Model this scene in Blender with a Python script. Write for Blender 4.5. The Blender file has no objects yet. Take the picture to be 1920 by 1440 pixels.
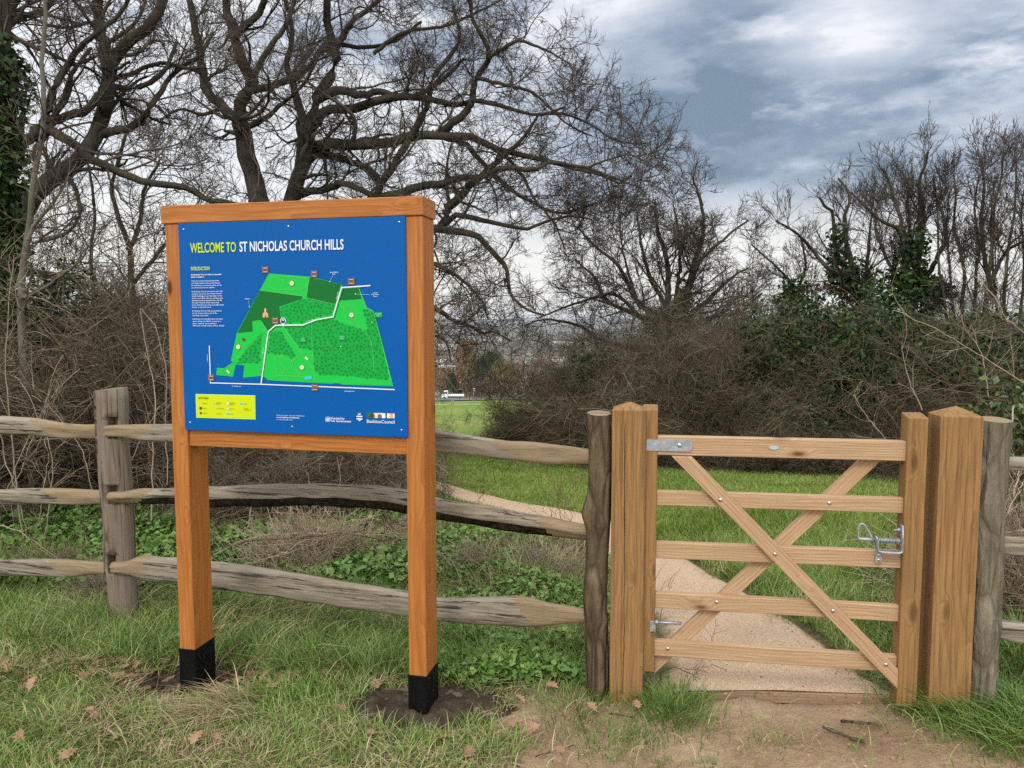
import bpy, bmesh, math, random
import numpy as np
from mathutils import Vector, Matrix
from mathutils.geometry import tessellate_polygon
rad = math.radians
S = bpy.context.scene
COL = S.collection
# ------------------------------------------------------------------ camera
F = 1442.0; HOR = 605.0; EYE = 1.6
PITCH = math.atan((720 - HOR) / F)
cd = bpy.data.cameras.new('camera'); cam = bpy.data.objects.new('camera', cd); COL.objects.link(cam)
cd.sensor_width = 36; cd.lens = 36 * F / 1920; cd.clip_start = .05; cd.clip_end = 30000
cam.location = (0, 0, EYE); cam.rotation_euler = (rad(90) - PITCH, 0, 0)
S.camera = cam
# ------------------------------------------------------------------ colour management
S.view_settings.view_transform = 'Standard'; S.view_settings.look = 'None'
S.view_settings.exposure = 0.18; S.view_settings.gamma = 1.0
S.view_settings.use_curve_mapping = False
# ------------------------------------------------------------------ world: overcast sky with broken cloud
SUN_EL, SUN_AZ = 42, 200          # azimuth clockwise from +Y (behind the camera, to its left)
def sky_world():
    w = bpy.data.worlds.new('World'); S.world = w; w.use_nodes = True
    nt = w.node_tree; N = nt.nodes; L = nt.links; N.clear()
    def n(t, **k):
        o = N.new(t)
        for a, b in k.items(): setattr(o, a, b)
        return o
    def m(op, a, b=None, c=None, clamp=False):
        o = n('ShaderNodeMath', operation=op, use_clamp=clamp)
        for i, v in enumerate((a, b, c)):
            if v is None: continue
            if isinstance(v, (int, float)): o.inputs[i].default_value = v
            else: L.new(v, o.inputs[i])
        return o.outputs[0]
    def mix(f, a, b):
        o = n('ShaderNodeMix', data_type='RGBA')
        for i, v in ((0, f), (6, a), (7, b)):
            if isinstance(v, (int, float)): o.inputs[i].default_value = v
            elif isinstance(v, tuple): o.inputs[i].default_value = (*v, 1)
            else: L.new(v, o.inputs[i])
        return o.outputs[2]
    out = n('ShaderNodeOutputWorld'); bg = n('ShaderNodeBackground'); bg.inputs[1].default_value = .1
    sky = n('ShaderNodeTexSky', sky_type='NISHITA', sun_disc=False)
    sky.sun_elevation = rad(SUN_EL); sky.sun_rotation = rad(SUN_AZ)
    sky.air_density = 1.2; sky.dust_density = 2.0
    tc = n('ShaderNodeTexCoord'); sep = n('ShaderNodeSeparateXYZ'); L.new(tc.outputs['Generated'], sep.inputs[0])
    x, y, z = sep.outputs
    dz = m('ADD', m('MAXIMUM', z, 0.0), .42)
    cmb = n('ShaderNodeCombineXYZ'); L.new(m('DIVIDE', x, dz), cmb.inputs[0]); L.new(m('DIVIDE', y, dz), cmb.inputs[1])
    L.new(m('MULTIPLY', z, 3.6), cmb.inputs[2])
    def noise(sc, det, rough, off=(0, 0, 0), src=None, dist=0):
        mp = n('ShaderNodeMapping'); mp.inputs[1].default_value = off
        L.new(src or cmb.outputs[0], mp.inputs[0])
        t = n('ShaderNodeTexNoise'); L.new(mp.outputs[0], t.inputs[0])
        t.inputs['Scale'].default_value = sc; t.inputs['Detail'].default_value = det
        t.inputs['Roughness'].default_value = rough; t.inputs['Distortion'].default_value = dist
        return t.outputs[0]
    n1 = noise(.85, 6, .52, (3.1, 1.7, 0), dist=.25)
    n2 = noise(2.6, 7, .55, (7, 2, 1), dist=.4)
    warp = noise(2.2, 5, .55, (1, 8, 2))
    warp2 = noise(6.5, 5, .6, (4, 3, 2))
    warp3 = noise(17., 5, .62, (9, 1, 2))
    wv = m('ADD', m('ADD', m('MULTIPLY', m('SUBTRACT', warp, .5), .24), m('MULTIPLY', m('SUBTRACT', warp2, .5), .17)), m('MULTIPLY', m('SUBTRACT', warp3, .5), .05))
    # base brightness 0 dark .. 1 bright
    n3 = noise(8.0, 6, .6, (2, 5, 1), dist=.3)
    b = m('ADD', m('ADD', m('MULTIPLY', m('SUBTRACT', n1, .5), 1.5), m('MULTIPLY', m('SUBTRACT', n2, .5), 1.5)), m('MULTIPLY', m('SUBTRACT', n3, .5), .55))
    b = m('ADD', b, .59)
    def blob(px, py, r, amp, sx=1.0):
        v = np.array([(px - 960) / F, 1.0, (720 - py) / F]); c, s = math.cos(-PITCH), math.sin(-PITCH)
        v = np.array([v[0], v[1] * c - v[2] * s, v[1] * s + v[2] * c]); v /= np.linalg.norm(v)
        ddx = m('MULTIPLY', m('SUBTRACT', x, float(v[0])), 1 / sx)
        ddz = m('SUBTRACT', z, float(v[2]))
        dy_ = m('MULTIPLY', m('SUBTRACT', y, float(v[1])), .6)
        d = m('SQRT', m('ADD', m('ADD', m('MULTIPLY', ddx, ddx), m('MULTIPLY', ddz, ddz)), m('MULTIPLY', dy_, dy_)))
        d = m('ADD', m('DIVIDE', d, r), m('MULTIPLY', wv, 13.0))
        g = m('SUBTRACT', 1.0, m('SMOOTHSTEP', d, 0.0, 1.0)) if False else None
        mr = n('ShaderNodeMapRange', interpolation_type='SMOOTHSTEP'); L.new(d, mr.inputs[0])
        mr.inputs[1].default_value = 1.0; mr.inputs[2].default_value = 0.0
        mr.inputs[3].default_value = 0.0; mr.inputs[4].default_value = amp
        return mr.outputs[0]
    blobs = [(1620, 30, .095, .34, 1.1), (1530, 95, .080, .36, 1.6), (1150, 90, .14, .20, 1.2), (1060, 60, .12, .12, 1), (1235, 345, .06, .36, 1.2), (1840, 110, .14, .18, 1.3), (1450, 290, .08, .15, 1.5),
             (1430, 215, .19, -.34, 2.0), (1350, 120, .10, -.2, 1.2), (1640, 290, .17, -.26, 2.3), (1800, 190, .12, -.10, 2), (1180, 230, .10, -.22, 1.6), (1850, 20, .10, -.22, 1.6),
             (500, 120, .50, .24, 1.3), (300, 330, .45, .32, 1.4), (750, 250, .22, .06, 1.2)]
    for bb in blobs: b = m('ADD', b, blob(*bb))
    # bright strip over the horizon
    mr = n('ShaderNodeMapRange', interpolation_type='SMOOTHSTEP'); L.new(m('ADD', z, m('MULTIPLY', wv, .13)), mr.inputs[0])
    mr.inputs[1].default_value = .18; mr.inputs[2].default_value = .085; mr.inputs[3].default_value = 0; mr.inputs[4].default_value = 1
    strip = mr.outputs[0]
    cr = n('ShaderNodeValToRGB'); L.new(b, cr.inputs[0])
    els = cr.color_ramp.elements
    els[0].position = 0.0; els[0].color = (.185, .255, .345, 1)
    els[1].position = 1.05 - .05; els[1].color = (.84, .86, .90, 1)
    for p_, c_ in ((.22, (.28, .35, .45)), (.45, (.40, .465, .575)), (.72, (.56, .61, .70))):
        e = els.new(p_); e.color = (*c_, 1)
    warm = mix(m('MULTIPLY', m('ADD', b, .2), .35, clamp=True), (.90, .90, .87), (1.05, 1.01, .92))
    cloud = mix(m('MULTIPLY', strip, .88), cr.outputs[0], warm)
    # thicker bright overcast above and behind the viewer
    up = n('ShaderNodeMapRange', interpolation_type='SMOOTHSTEP'); L.new(m('SUBTRACT', z, m('MULTIPLY', y, .55)), up.inputs[0])
    up.inputs[1].default_value = -.05; up.inputs[2].default_value = .75; up.inputs[3].default_value = 0; up.inputs[4].default_value = 1
    cloud = mix(up.outputs[0], cloud, (1.45, 1.47, 1.52))
    sc = n('ShaderNodeVectorMath', operation='SCALE'); L.new(cloud, sc.inputs[0]); sc.inputs[3].default_value = 10.0
    fin = mix(.94, sky.outputs[0], sc.outputs[0])
    L.new(fin, bg.inputs[0]); L.new(bg.outputs[0], out.inputs[0])
sky_world()
sl = bpy.data.lights.new('sun', 'SUN'); sun = bpy.data.objects.new('sun', sl); COL.objects.link(sun)
sl.energy = 1.3; sl.angle = rad(16); sl.color = (1, .955, .88)
_a, _e = rad(SUN_AZ), rad(SUN_EL)
sd = Vector((math.sin(_a) * math.cos(_e), math.cos(_a) * math.cos(_e), math.sin(_e)))
sun.rotation_euler = (-sd).to_track_quat('-Z', 'Y').to_euler(); sun.location = sd * 30
S.cycles.max_bounces = 6; S.cycles.diffuse_bounces = 3; S.cycles.glossy_bounces = 2; S.cycles.volume_bounces = 0
S.cycles.transparent_max_bounces = 4
S.cycles.use_denoising = False; S.cycles.denoiser = 'OPENIMAGEDENOISE'; S.cycles.denoising_input_passes = 'RGB_ALBEDO_NORMAL'; S.cycles.denoising_prefilter = 'ACCURATE'

# ------------------------------------------------------------------ pixel <-> world
def ray(px, py):
    v = np.array([(px - 960) / F, 1.0, (720 - py) / F]); c, s = math.cos(-PITCH), math.sin(-PITCH)
    return np.array([v[0], v[1] * c - v[2] * s, v[1] * s + v[2] * c])
O = np.array([0, 0, EYE])
def at(px, py, Y):
    r = ray(px, py); return O + r * (Y / r[1])
def onplane(px, py, P, n):
    r = ray(px, py); return O + r * (((P - O) @ n) / (r @ n))
rng = np.random.default_rng(7)
# ------------------------------------------------------------------ terrain
def vnoise(x, y, sc, seed):
    r = np.random.default_rng(seed).random((64, 64))
    u = np.asarray(x) * sc; v = np.asarray(y) * sc
    i = np.floor(u).astype(int); j = np.floor(v).astype(int); fu = u - i; fv = v - j
    fu = fu * fu * (3 - 2 * fu); fv = fv * fv * (3 - 2 * fv)
    g = lambda a, b: r[a % 64, b % 64]
    return (g(i, j) * (1 - fu) + g(i + 1, j) * fu) * (1 - fv) + (g(i, j + 1) * (1 - fu) + g(i + 1, j + 1) * fu) * fv
def fbm(x, y, sc, seed, o=3):
    t = 0; a = .5; s = 0
    for k in range(o):
        t = t + a * vnoise(x, y, sc * 2 ** k, seed + k); s += a; a *= .5
    return t / s
def sstep(a, b, x):
    t = np.clip((np.asarray(x, float) - a) / (b - a), 0, 1); return t * t * (3 - 2 * t)
DY = [-200, 4, 6, 8, 10, 15, 25, 50, 100, 190, 300, 600, 1000, 3000, 5000, 6400, 8000, 12000]
DZ = [0, 0, -.05, -.18, -.36, -.9, -2.0, -4.7, -9.5, -17.6, -26, -42, -50, -52, -46, -8, 35, 20]
def H(x, y):
    x = np.asarray(x, float); y = np.asarray(y, float)
    z = np.interp(y, DY, DZ)
    z = z + .04 * sstep(.9, 2.0, x) * sstep(1.8, 2.8, y)
    z = z - .02 * sstep(-.8, -1.6, x) * (1 - sstep(6, 9, y))
    z = z + (fbm(x, y, .9, 11) - .5) * .05 * (1 - sstep(1.7, 2.3, np.abs(y - 20) / 10 + 0 * x)) * 1.0
    for fx, fy, fz in ((-.374, 3.107, .0), (-1.420, 3.349, -.062)):
        k_ = 1 - sstep(.6, 1.5, np.hypot((x - fx) / .26, (y - fy) / .2)); z = z * (1 - k_) + (fz - .015) * k_
    z = z + (fbm(x, y, .05, 21) - .5) * .8 * sstep(15, 40, y)
    z = z + (fbm(x, y, .0012, 31) - .5) * 26 * sstep(900, 4500, y)
    return z
def ground_hit(px, py):
    r = ray(px, py); t = 1.0; dt = .02
    p = O
    while t < 9000:
        p = O + r * t
        if p[2] < H(p[0], p[1]): return p
        t += dt; dt = max(.02, t * .004)
    return p
# ------------------------------------------------------------------ path centre and widths (real ground metres)
_pl = [(1236, 1297), (1236, 1200), (1180, 1090), (1100, 1022), (1000, 975), (900, 948), (826, 925), (780, 905), (750, 884), (735, 866)]
_pr = [(1716, 1313), (1560, 1205), (1420, 1120), (1290, 1052), (1105, 962), (947, 936), (826, 905), (790, 888), (768, 866), (750, 850)]
PL = np.array([ground_hit(*q)[:2] for q in _pl]); PR = np.array([ground_hit(*q)[:2] for q in _pr])
_d = PL[-1] - PL[-2]; _d = _d / np.linalg.norm(_d)
PL = np.vstack([PL, PL[-1] + _d * 5 + [-.2, .5], PL[-1] + _d * 12 + [-1, 3]]); PR = np.vstack([PR, PR[-1] + _d * 5 + [.3, .6], PR[-1] + _d * 12 + [-.3, 3]])
def resample(P, K):
    P = np.asarray(P, float); s = np.r_[0, np.cumsum(np.linalg.norm(np.diff(P[:, :3], axis=0), axis=1))]
    # catmull-rom for smoothness
    t = np.linspace(0, s[-1], K); out = np.empty((K, P.shape[1]))
    idx = np.clip(np.searchsorted(s, t, 'right') - 1, 0, len(P) - 2)
    for k in range(K):
        i = idx[k]; u = (t[k] - s[i]) / max(s[i + 1] - s[i], 1e-9)
        p0 = P[max(i - 1, 0)]; p1 = P[i]; p2 = P[i + 1]; p3 = P[min(i + 2, len(P) - 1)]
        out[k] = .5 * ((2 * p1) + (-p0 + p2) * u + (2 * p0 - 5 * p1 + 4 * p2 - p3) * u * u + (-p0 + 3 * p1 - 3 * p2 + p3) * u ** 3)
    return out
PLs, PRs = resample(PL, 90), resample(PR, 90)
for _q, _s in ((PLs, 5), (PRs, 8)):
    _q += np.stack([fbm(_q[:, 0], _q[:, 1], 4.5, 400 + _s, 4) - .5, fbm(_q[:, 0], _q[:, 1], 4.5, 420 + _s, 4) - .5], 1) * .16
def in_poly(x, y, P):
    x = np.asarray(x, float); y = np.asarray(y, float); c = np.zeros(x.shape, bool); n = len(P)
    for i in range(n):
        x1, y1 = P[i]; x2, y2 = P[(i + 1) % n]
        k = ((y1 > y) != (y2 > y)); xi = (x2 - x1) * (y - y1) / ((y2 - y1) if y2 != y1 else 1e-9) + x1
        c ^= k & (x < xi)
    return c
def dist_poly(x, y, P, closed=True):
    x = np.asarray(x, float); y = np.asarray(y, float); d = np.full(x.shape, 1e9); n = len(P)
    for i in range(n if closed else n - 1):
        a = P[i]; b = P[(i + 1) % n]; e = b - a; l = e @ e
        t = np.clip(((x - a[0]) * e[0] + (y - a[1]) * e[1]) / max(l, 1e-9), 0, 1)
        d = np.minimum(d, np.hypot(x - a[0] - t * e[0], y - a[1] - t * e[1]))
    return d
PATHPOLY = np.vstack([PLs, PRs[::-1]])
def path_mask(x, y, soft=.06):
    d = dist_poly(x, y, PATHPOLY[::3]); ins = in_poly(x, y, PATHPOLY)
    return np.where(ins, 1, 1 - np.clip(d / soft, 0, 1))
DIRT = np.array([ground_hit(*q)[:2] for q in [(900, 1439), (960, 1400), (900, 1350), (980, 1310), (1100, 1300), (1215, 1295), (1238, 1280), (1705, 1300), (1735, 1345), (1800, 1372), (1915, 1398), (1919, 1439)]])
DIRT = np.vstack([DIRT, [[2.2, 1.2], [1.5, -2], [.2, -2], [-.1, 1.4]]])
def dirt_mask(x, y):
    d = dist_poly(x, y, DIRT); ins = in_poly(x, y, DIRT)
    sd_ = np.where(ins, d, -d) + (fbm(x, y, 3.0, 51) - .5) * .55
    return sstep(-.10, .13, sd_)
# ------------------------------------------------------------------ materials
def mat(name, base=(.5, .5, .5), rough=.7, build=None, metal=0.0, spec=.5):
    m_ = bpy.data.materials.new(name); m_.use_nodes = True
    nt = m_.node_tree; b = nt.nodes['Principled BSDF']
    b.inputs['Base Color'].default_value = (*base, 1); b.inputs['Roughness'].default_value = rough
    b.inputs['Metallic'].default_value = metal; b.inputs['Specular IOR Level'].default_value = spec
    if build: build(NB(nt), b)
    return m_
class NB:
    def __init__(s, nt): s.nt = nt
    def n(s, t, **k):
        o = s.nt.nodes.new(t)
        for a, b in k.items(): setattr(o, a, b)
        return o
    def set(s, sock, v):
        if isinstance(v, (int, float)): sock.default_value = v
        elif isinstance(v, tuple): sock.default_value = (*v, 1) if (len(v) == 3 and sock.type == 'RGBA') else v
        else: s.nt.links.new(v, sock)
    def m(s, op, a, b=None, c=None, clamp=False):
        o = s.n('ShaderNodeMath', operation=op, use_clamp=clamp)
        for i, v in enumerate((a, b, c)):
            if v is not None: s.set(o.inputs[i], v)
        return o.outputs[0]
    def mix(s, f, a, b, mode='MIX'):
        o = s.n('ShaderNodeMix', data_type='RGBA', blend_type=mode)
        for i, v in ((0, f), (6, a), (7, b)): s.set(o.inputs[i], v)
        return o.outputs[2]
    def obj(s): return s.n('ShaderNodeTexCoord').outputs['Object']
    def geo(s, w): return s.n('ShaderNodeNewGeometry').outputs[w]
    def rnd(s): return s.n('ShaderNodeObjectInfo').outputs['Random']
    def mapv(s, v, sc=(1, 1, 1), loc=(0, 0, 0)):
        o = s.n('ShaderNodeMapping'); s.nt.links.new(v, o.inputs[0]); o.inputs[3].default_value = sc
        s.set(o.inputs[1], loc); return o.outputs[0]
    def noise(s, v, sc, det=3, rough=.5, dist=0.0, out=0):
        o = s.n('ShaderNodeTexNoise'); s.nt.links.new(v, o.inputs[0]); o.inputs['Scale'].default_value = sc
        o.inputs['Detail'].default_value = det; o.inputs['Roughness'].default_value = rough; o.inputs['Distortion'].default_value = dist
        return o.outputs[out]
    def vor(s, v, sc, feat='F1', out='Distance'):
        o = s.n('ShaderNodeTexVoronoi', feature=feat); s.nt.links.new(v, o.inputs[0]); o.inputs['Scale'].default_value = sc
        return o.outputs[out]
    def rng(s, v, a, b, c=0., d=1., smooth=False):
        o = s.n('ShaderNodeMapRange'); s.set(o.inputs[0], v)
        if smooth: o.interpolation_type = 'SMOOTHSTEP'
        for i, q in enumerate((a, b, c, d)): o.inputs[i + 1].default_value = q
        return o.outputs[0]
    def ramp(s, v, stops):
        o = s.n('ShaderNodeValToRGB'); s.set(o.inputs[0], v); e = o.color_ramp.elements
        e[0].position, e[0].color = stops[0][0], (*stops[0][1], 1); e[1].position, e[1].color = stops[-1][0], (*stops[-1][1], 1)
        for p, c in stops[1:-1]: q = e.new(p); q.color = (*c, 1)
        return o.outputs[0]
    def bump(s, b, h, st=.3, d=.01):
        o = s.n('ShaderNodeBump'); o.inputs['Strength'].default_value = st; o.inputs['Distance'].default_value = d
        s.nt.links.new(h, o.inputs['Height']); s.nt.links.new(o.outputs[0], b.inputs['Normal'])

def wood(name, light, mid, dark, knot=(.12, .05, .02), ring=75., rough=.6, grey=None, crack=0.0, knots=1.0, spec=.3, contrast=1.0, weather=0.0, streak=120.):
    """solid softwood: local X is the length of the board, growth rings round an offset pith"""
    def f(B, b):
        o = B.obj(); r = B.rnd()
        sp = B.n('ShaderNodeSeparateXYZ'); B.nt.links.new(o, sp.inputs[0])
        cb = B.n('ShaderNodeCombineXYZ')
        B.set(cb.inputs[0], B.m('ADD', sp.outputs[0], B.m('MULTIPLY', r, 37.0)))
        B.set(cb.inputs[1], B.m('ADD', sp.outputs[1], B.m('MULTIPLY', r, 11.0))); B.set(cb.inputs[2], sp.outputs[2])
        v = cb.outputs[0]
        vk = B.mapv(v, (3.4, 1.6, 10)); kd = B.vor(vk, 1.0); kr = B.vor(vk, 1.0, out='Color')
        ks = B.n('ShaderNodeSeparateColor'); B.nt.links.new(kr, ks.inputs[0])
        on = B.m('GREATER_THAN', ks.outputs[0], .56)
        kin = B.m('MULTIPLY', B.rng(kd, .34, .05, 0, 1, True), on)       # warp field
        kcore = B.m('MULTIPLY', B.rng(kd, .13, .07, 0, 1, True), B.m('MULTIPLY', on, knots))
        wob = B.noise(B.mapv(v, (1.1, 6, 6)), 1.0, 3, .5)
        yy = B.m('ADD', sp.outputs[1], B.m('SUBTRACT', B.m('MULTIPLY', r, .10), .01)); zz = B.m('ADD', sp.outputs[2], B.m('ADD', B.m('MULTIPLY', r, .05), .035))
        rr = B.m('SQRT', B.m('ADD', B.m('MULTIPLY', yy, yy), B.m('MULTIPLY', zz, zz)))
        ph = B.m('ADD', B.m('MULTIPLY', rr, ring), B.m('ADD', B.m('MULTIPLY', wob, 6.5), B.m('MULTIPLY', kin, 2.2)))
        fr = B.m('FRACT', ph)
        band = B.m('POWER', fr, 2.2)
        fine = B.noise(B.mapv(v, (4, streak, streak)), 1.0, 4, .65)
        big = B.noise(B.mapv(v, (.9, 7, 7), (5, 2, 1)), 1.0, 4, .6)
        c = B.mix(B.m('MULTIPLY', band, .75 * contrast), light, mid)
        c = B.mix(B.m('MULTIPLY', B.rng(fine, .42, .70), .55 * contrast), c, dark)
        c = B.mix(B.rng(big, .40, .75, 0, .5), c, mid)
        if grey: c = B.mix(B.rng(B.noise(B.mapv(v, (2, 16, 16)), 1.0, 4, .65), .38, .68, 0, .9), c, grey)
        c = B.mix(B.m('MULTIPLY', B.rng(kd, .20, .11, 0, .6, True), B.m('MULTIPLY', on, knots)), c, dark)
        c = B.mix(kcore, c, knot)
        hgt = B.m('ADD', B.m('MULTIPLY', fine, .5), B.m('MULTIPLY', band, .35))
        if crack:
            ck = B.noise(B.mapv(v, (1.6, 70, 70)), 1.0, 4, .62); cm = B.rng(ck, .56, .63, 0, 1)
            c = B.mix(B.m('MULTIPLY', cm, crack), c, (.035, .026, .02)); hgt = B.m('SUBTRACT', hgt, B.m('MULTIPLY', cm, 1.4))
        if weather:
            wn = B.noise(B.mapv(v, (3, 5, 5)), 1.0, 5, .6); c = B.mix(B.rng(wn, .45, .7, 0, weather), c, (.09, .085, .05))
        B.set(b.inputs['Base Color'], c); B.bump(b, hgt, .5, .005)
        B.set(b.inputs['Roughness'], B.rng(fine, .3, .7, rough - .08, rough + .1))
    return mat(name, light, rough, f, spec=spec)
M = {}
M['sign_wood'] = wood('stained_sign_timber', (.50, .195, .045), (.36, .118, .022), (.26, .070, .010), (.075, .022, .007), ring=48, rough=.5, contrast=1.15, knots=1.0, streak=70)
M['gate_wood'] = wood('planed_gate_timber', (.54, .365, .215), (.385, .235, .12), (.25, .14, .065), (.13, .05, .022), ring=80, rough=.68, contrast=1.0, streak=150)
M['post_wood'] = wood('treated_post_timber', (.355, .195, .073), (.225, .118, .039), (.12, .058, .020), (.15, .07, .026), ring=50, rough=.72, contrast=1.0, crack=.3, weather=.12, streak=110)
M['rail_wood'] = wood('weathered_cleft_timber', (.34, .285, .205), (.20, .155, .105), (.085, .06, .04), (.05, .035, .025), ring=40, rough=.85, grey=(.33, .295, .24), crack=.9, knots=.4, contrast=1.3, weather=.15, streak=90)
M['rail_cut'] = wood('hewn_rail_end_timber', (.30, .225, .135), (.235, .17, .10), (.15, .10, .06), (.08, .05, .03), ring=30, rough=.85, crack=.1, knots=.3, contrast=.5)
M['fpost_wood'] = wood('weathered_cleft_post_timber', (.235, .18, .13), (.155, .112, .078), (.07, .05, .035), (.035, .024, .018), ring=40, rough=.85, grey=(.225, .185, .15), crack=.8, knots=.9, contrast=1.3, streak=80)
M['edge_wood'] = wood('path_edging_timber', (.36, .235, .15), (.28, .18, .11), (.15, .10, .06), rough=.85, contrast=.6, knots=.2)
def bark(name, a, bb, c, moss=(.07, .08, .025), mossamt=.4, sc=1.0):
    def f(B, b):
        o = B.obj()
        v = B.mapv(o, (9 * sc, 9 * sc, 1.6 * sc))
        n1 = B.noise(v, 3.0, 6, .65, .6); n2 = B.noise(o, 5 * sc, 4, .6); cr = B.vor(B.mapv(o, (22 * sc, 22 * sc, 5 * sc)), 1.0, 'DISTANCE_TO_EDGE')
        col = B.ramp(n1, [(.3, a), (.55, bb), (.75, c)])
        col = B.mix(B.rng(cr, .12, .0, 0, .7), col, a)
        col = B.mix(B.rng(n2, .48, .7, 0, mossamt), col, moss)
        col = B.mix(B.rng(B.vor(o, 7 * sc), .12, .07, 0, .55), col, (.30, .31, .26))
        B.set(b.inputs['Base Color'], col)
        B.bump(b, B.m('ADD', n1, B.m('MULTIPLY', B.m('MINIMUM', cr, .2), 3.0)), 1.0, .022)
    return mat(name, bb, .92, f, spec=.2)
M['bark_post'] = bark('brown_bark', (.045, .030, .018), (.15, .105, .062), (.25, .19, .12), (.13, .12, .055), .45, .75)
M['grey_post'] = bark('peeled_grey_pole', (.12, .095, .065), (.225, .19, .14), (.31, .27, .205), (.17, .15, .08), .5, .8)
M['rail_bark'] = bark('bark_left_on_rail', (.012, .009, .006), (.04, .026, .015), (.08, .055, .03), (.04, .04, .015), .3)
def bark_simple(name, a, c, moss=0.0):
    def f(B, b):
        o = B.obj(); n1 = B.noise(o, 3.5, 4, .65)
        col = B.mix(B.rng(n1, .3, .7), a, c)
        if moss: col = B.mix(B.rng(B.noise(o, 1.3, 3, .6), .45, .65, 0, moss), col, (.095, .10, .05))
        B.set(b.inputs['Base Color'], col); B.bump(b, B.noise(B.mapv(o, (14, 14, 3)), 1.5, 4, .6), .8, .03)
    return mat(name, a, .95, f, spec=.15)
M['oak_bark'] = bark_simple('oak_bark', (.022, .018, .014), (.085, .07, .054), .5)
M['stem_pale'] = bark_simple('pale_dead_stems', (.30, .23, .155), (.50, .40, .29))
M['stem_dry'] = bark_simple('dry_brown_stems', (.20, .14, .09), (.36, .27, .18))
M['stem_brown'] = bark_simple('bramble_stems', (.10, .05, .038), (.22, .13, .09))
M['trunk_grey'] = bark_simple('smooth_grey_bark', (.10, .09, .07), (.18, .165, .13), .6)
def twigmat(name, stops):
    def f(B, b):
        r = B.geo('Random Per Island'); n_ = B.noise(B.geo('Position'), 1.1, 3, .6)
        t = B.m('ADD', B.m('MULTIPLY', r, .8), B.m('MULTIPLY', B.m('SUBTRACT', n_, .5), .9)); B.set(b.inputs['Base Color'], B.ramp(B.m('ADD', t, .1), stops))
    return mat(name, stops[1][1], .9, f, spec=.15)
M['twig_far'] = twigmat('hedge_twigs', [(0, (.032, .026, .015)), (.45, (.095, .071, .044)), (.8, (.175, .138, .088)), (1, (.28, .24, .16))])
M['twig_far_pale'] = twigmat('grey_brown_twigs', [(0, (.045, .038, .023)), (.45, (.11, .092, .057)), (.8, (.195, .165, .105)), (1, (.33, .285, .20))])
M['twig_thicket'] = twigmat('thicket_twigs', [(0, (.035, .027, .018)), (.5, (.105, .082, .053)), (.8, (.24, .19, .125)), (1, (.46, .38, .27))])
M['twig'] = twigmat('bare_twigs', [(0, (.035, .027, .022)), (.5, (.07, .055, .043)), (1, (.15, .12, .095))])
def leafmat(name, stops, rough=.5, spec=.4, sc=1.2, trans=.0, gs=.35):
    def f(B, b):
        r = B.geo('Random Per Island'); p = B.geo('Position')
        t = B.m('ADD', B.m('MULTIPLY', r, .75), B.m('MULTIPLY', B.m('SUBTRACT', B.noise(p, sc, 3, .6), .5), gs * 2.2), clamp=False)
        t = B.m('ADD', t, .10)
        B.set(b.inputs['Base Color'], B.ramp(t, stops))
    return mat(name, stops[1][1], rough, f, spec=spec)
M['ivy'] = leafmat('ivy_leaves', [(.0, (.010, .022, .006)), (.45, (.022, .048, .011)), (.8, (.048, .092, .018)), (1., (.10, .16, .035))], .5, .3, 1.5)
M['ivy_light'] = leafmat('ivy_leaves_light', [(.0, (.02, .04, .008)), (.45, (.05, .09, .018)), (.8, (.09, .15, .03)), (1., (.15, .22, .06))], .42, .45, 1.5)
M['grass'] = leafmat('grass_blades', [(.0, (.065, .115, .018)), (.30, (.12, .215, .035)), (.56, (.20, .31, .06)), (.74, (.36, .375, .14)), (1., (.56, .49, .28))], .55, .3, 2.6, gs=.55)
M['lush'] = leafmat('lush_grass_blades', [(.0, (.055, .115, .018)), (.35, (.11, .195, .035)), (.7, (.19, .28, .06)), (.88, (.30, .34, .11)), (1., (.48, .42, .22))], .5, .35, 2.2, gs=.45)
M['lawn_blade'] = leafmat('lawn_blades', [(.0, (.085, .145, .024)), (.4, (.155, .235, .04)), (.8, (.235, .30, .06)), (1., (.36, .37, .12))], .5, .3, .8)
M['straw'] = leafmat('dead_grass', [(.0, (.18, .13, .07)), (.4, (.36, .27, .15)), (.8, (.50, .40, .24)), (1., (.62, .52, .34))], .7, .2, 3)
M['weed'] = leafmat('weed_leaves', [(.0, (.06, .13, .025)), (.4, (.12, .225, .042)), (.8, (.20, .32, .075)), (1., (.36, .42, .17))], .5, .35, 3)
M['dock'] = leafmat('dock_leaves', [(.0, (.09, .17, .05)), (.4, (.14, .24, .08)), (.8, (.17, .27, .09)), (1., (.24, .33, .12))], .5, .4, 3)
M['oakleaf'] = leafmat('fallen_oak_leaves', [(.0, (.16, .075, .04)), (.4, (.30, .165, .10)), (.8, (.42, .26, .17)), (1., (.50, .36, .25))], .7, .25, 3)
M['soil'] = mat('dug_soil', (.1, .07, .05), .95, lambda B, b: (B.set(b.inputs['Base Color'], B.ramp(B.noise(B.geo('Position'), 14, 6, .7), [(.3, (.035, .025, .018)), (.55, (.085, .06, .043)), (.8, (.18, .135, .10))])), B.bump(b, B.noise(B.geo('Position'), 45, 6, .7), 1.0, .02)), spec=.2)
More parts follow.
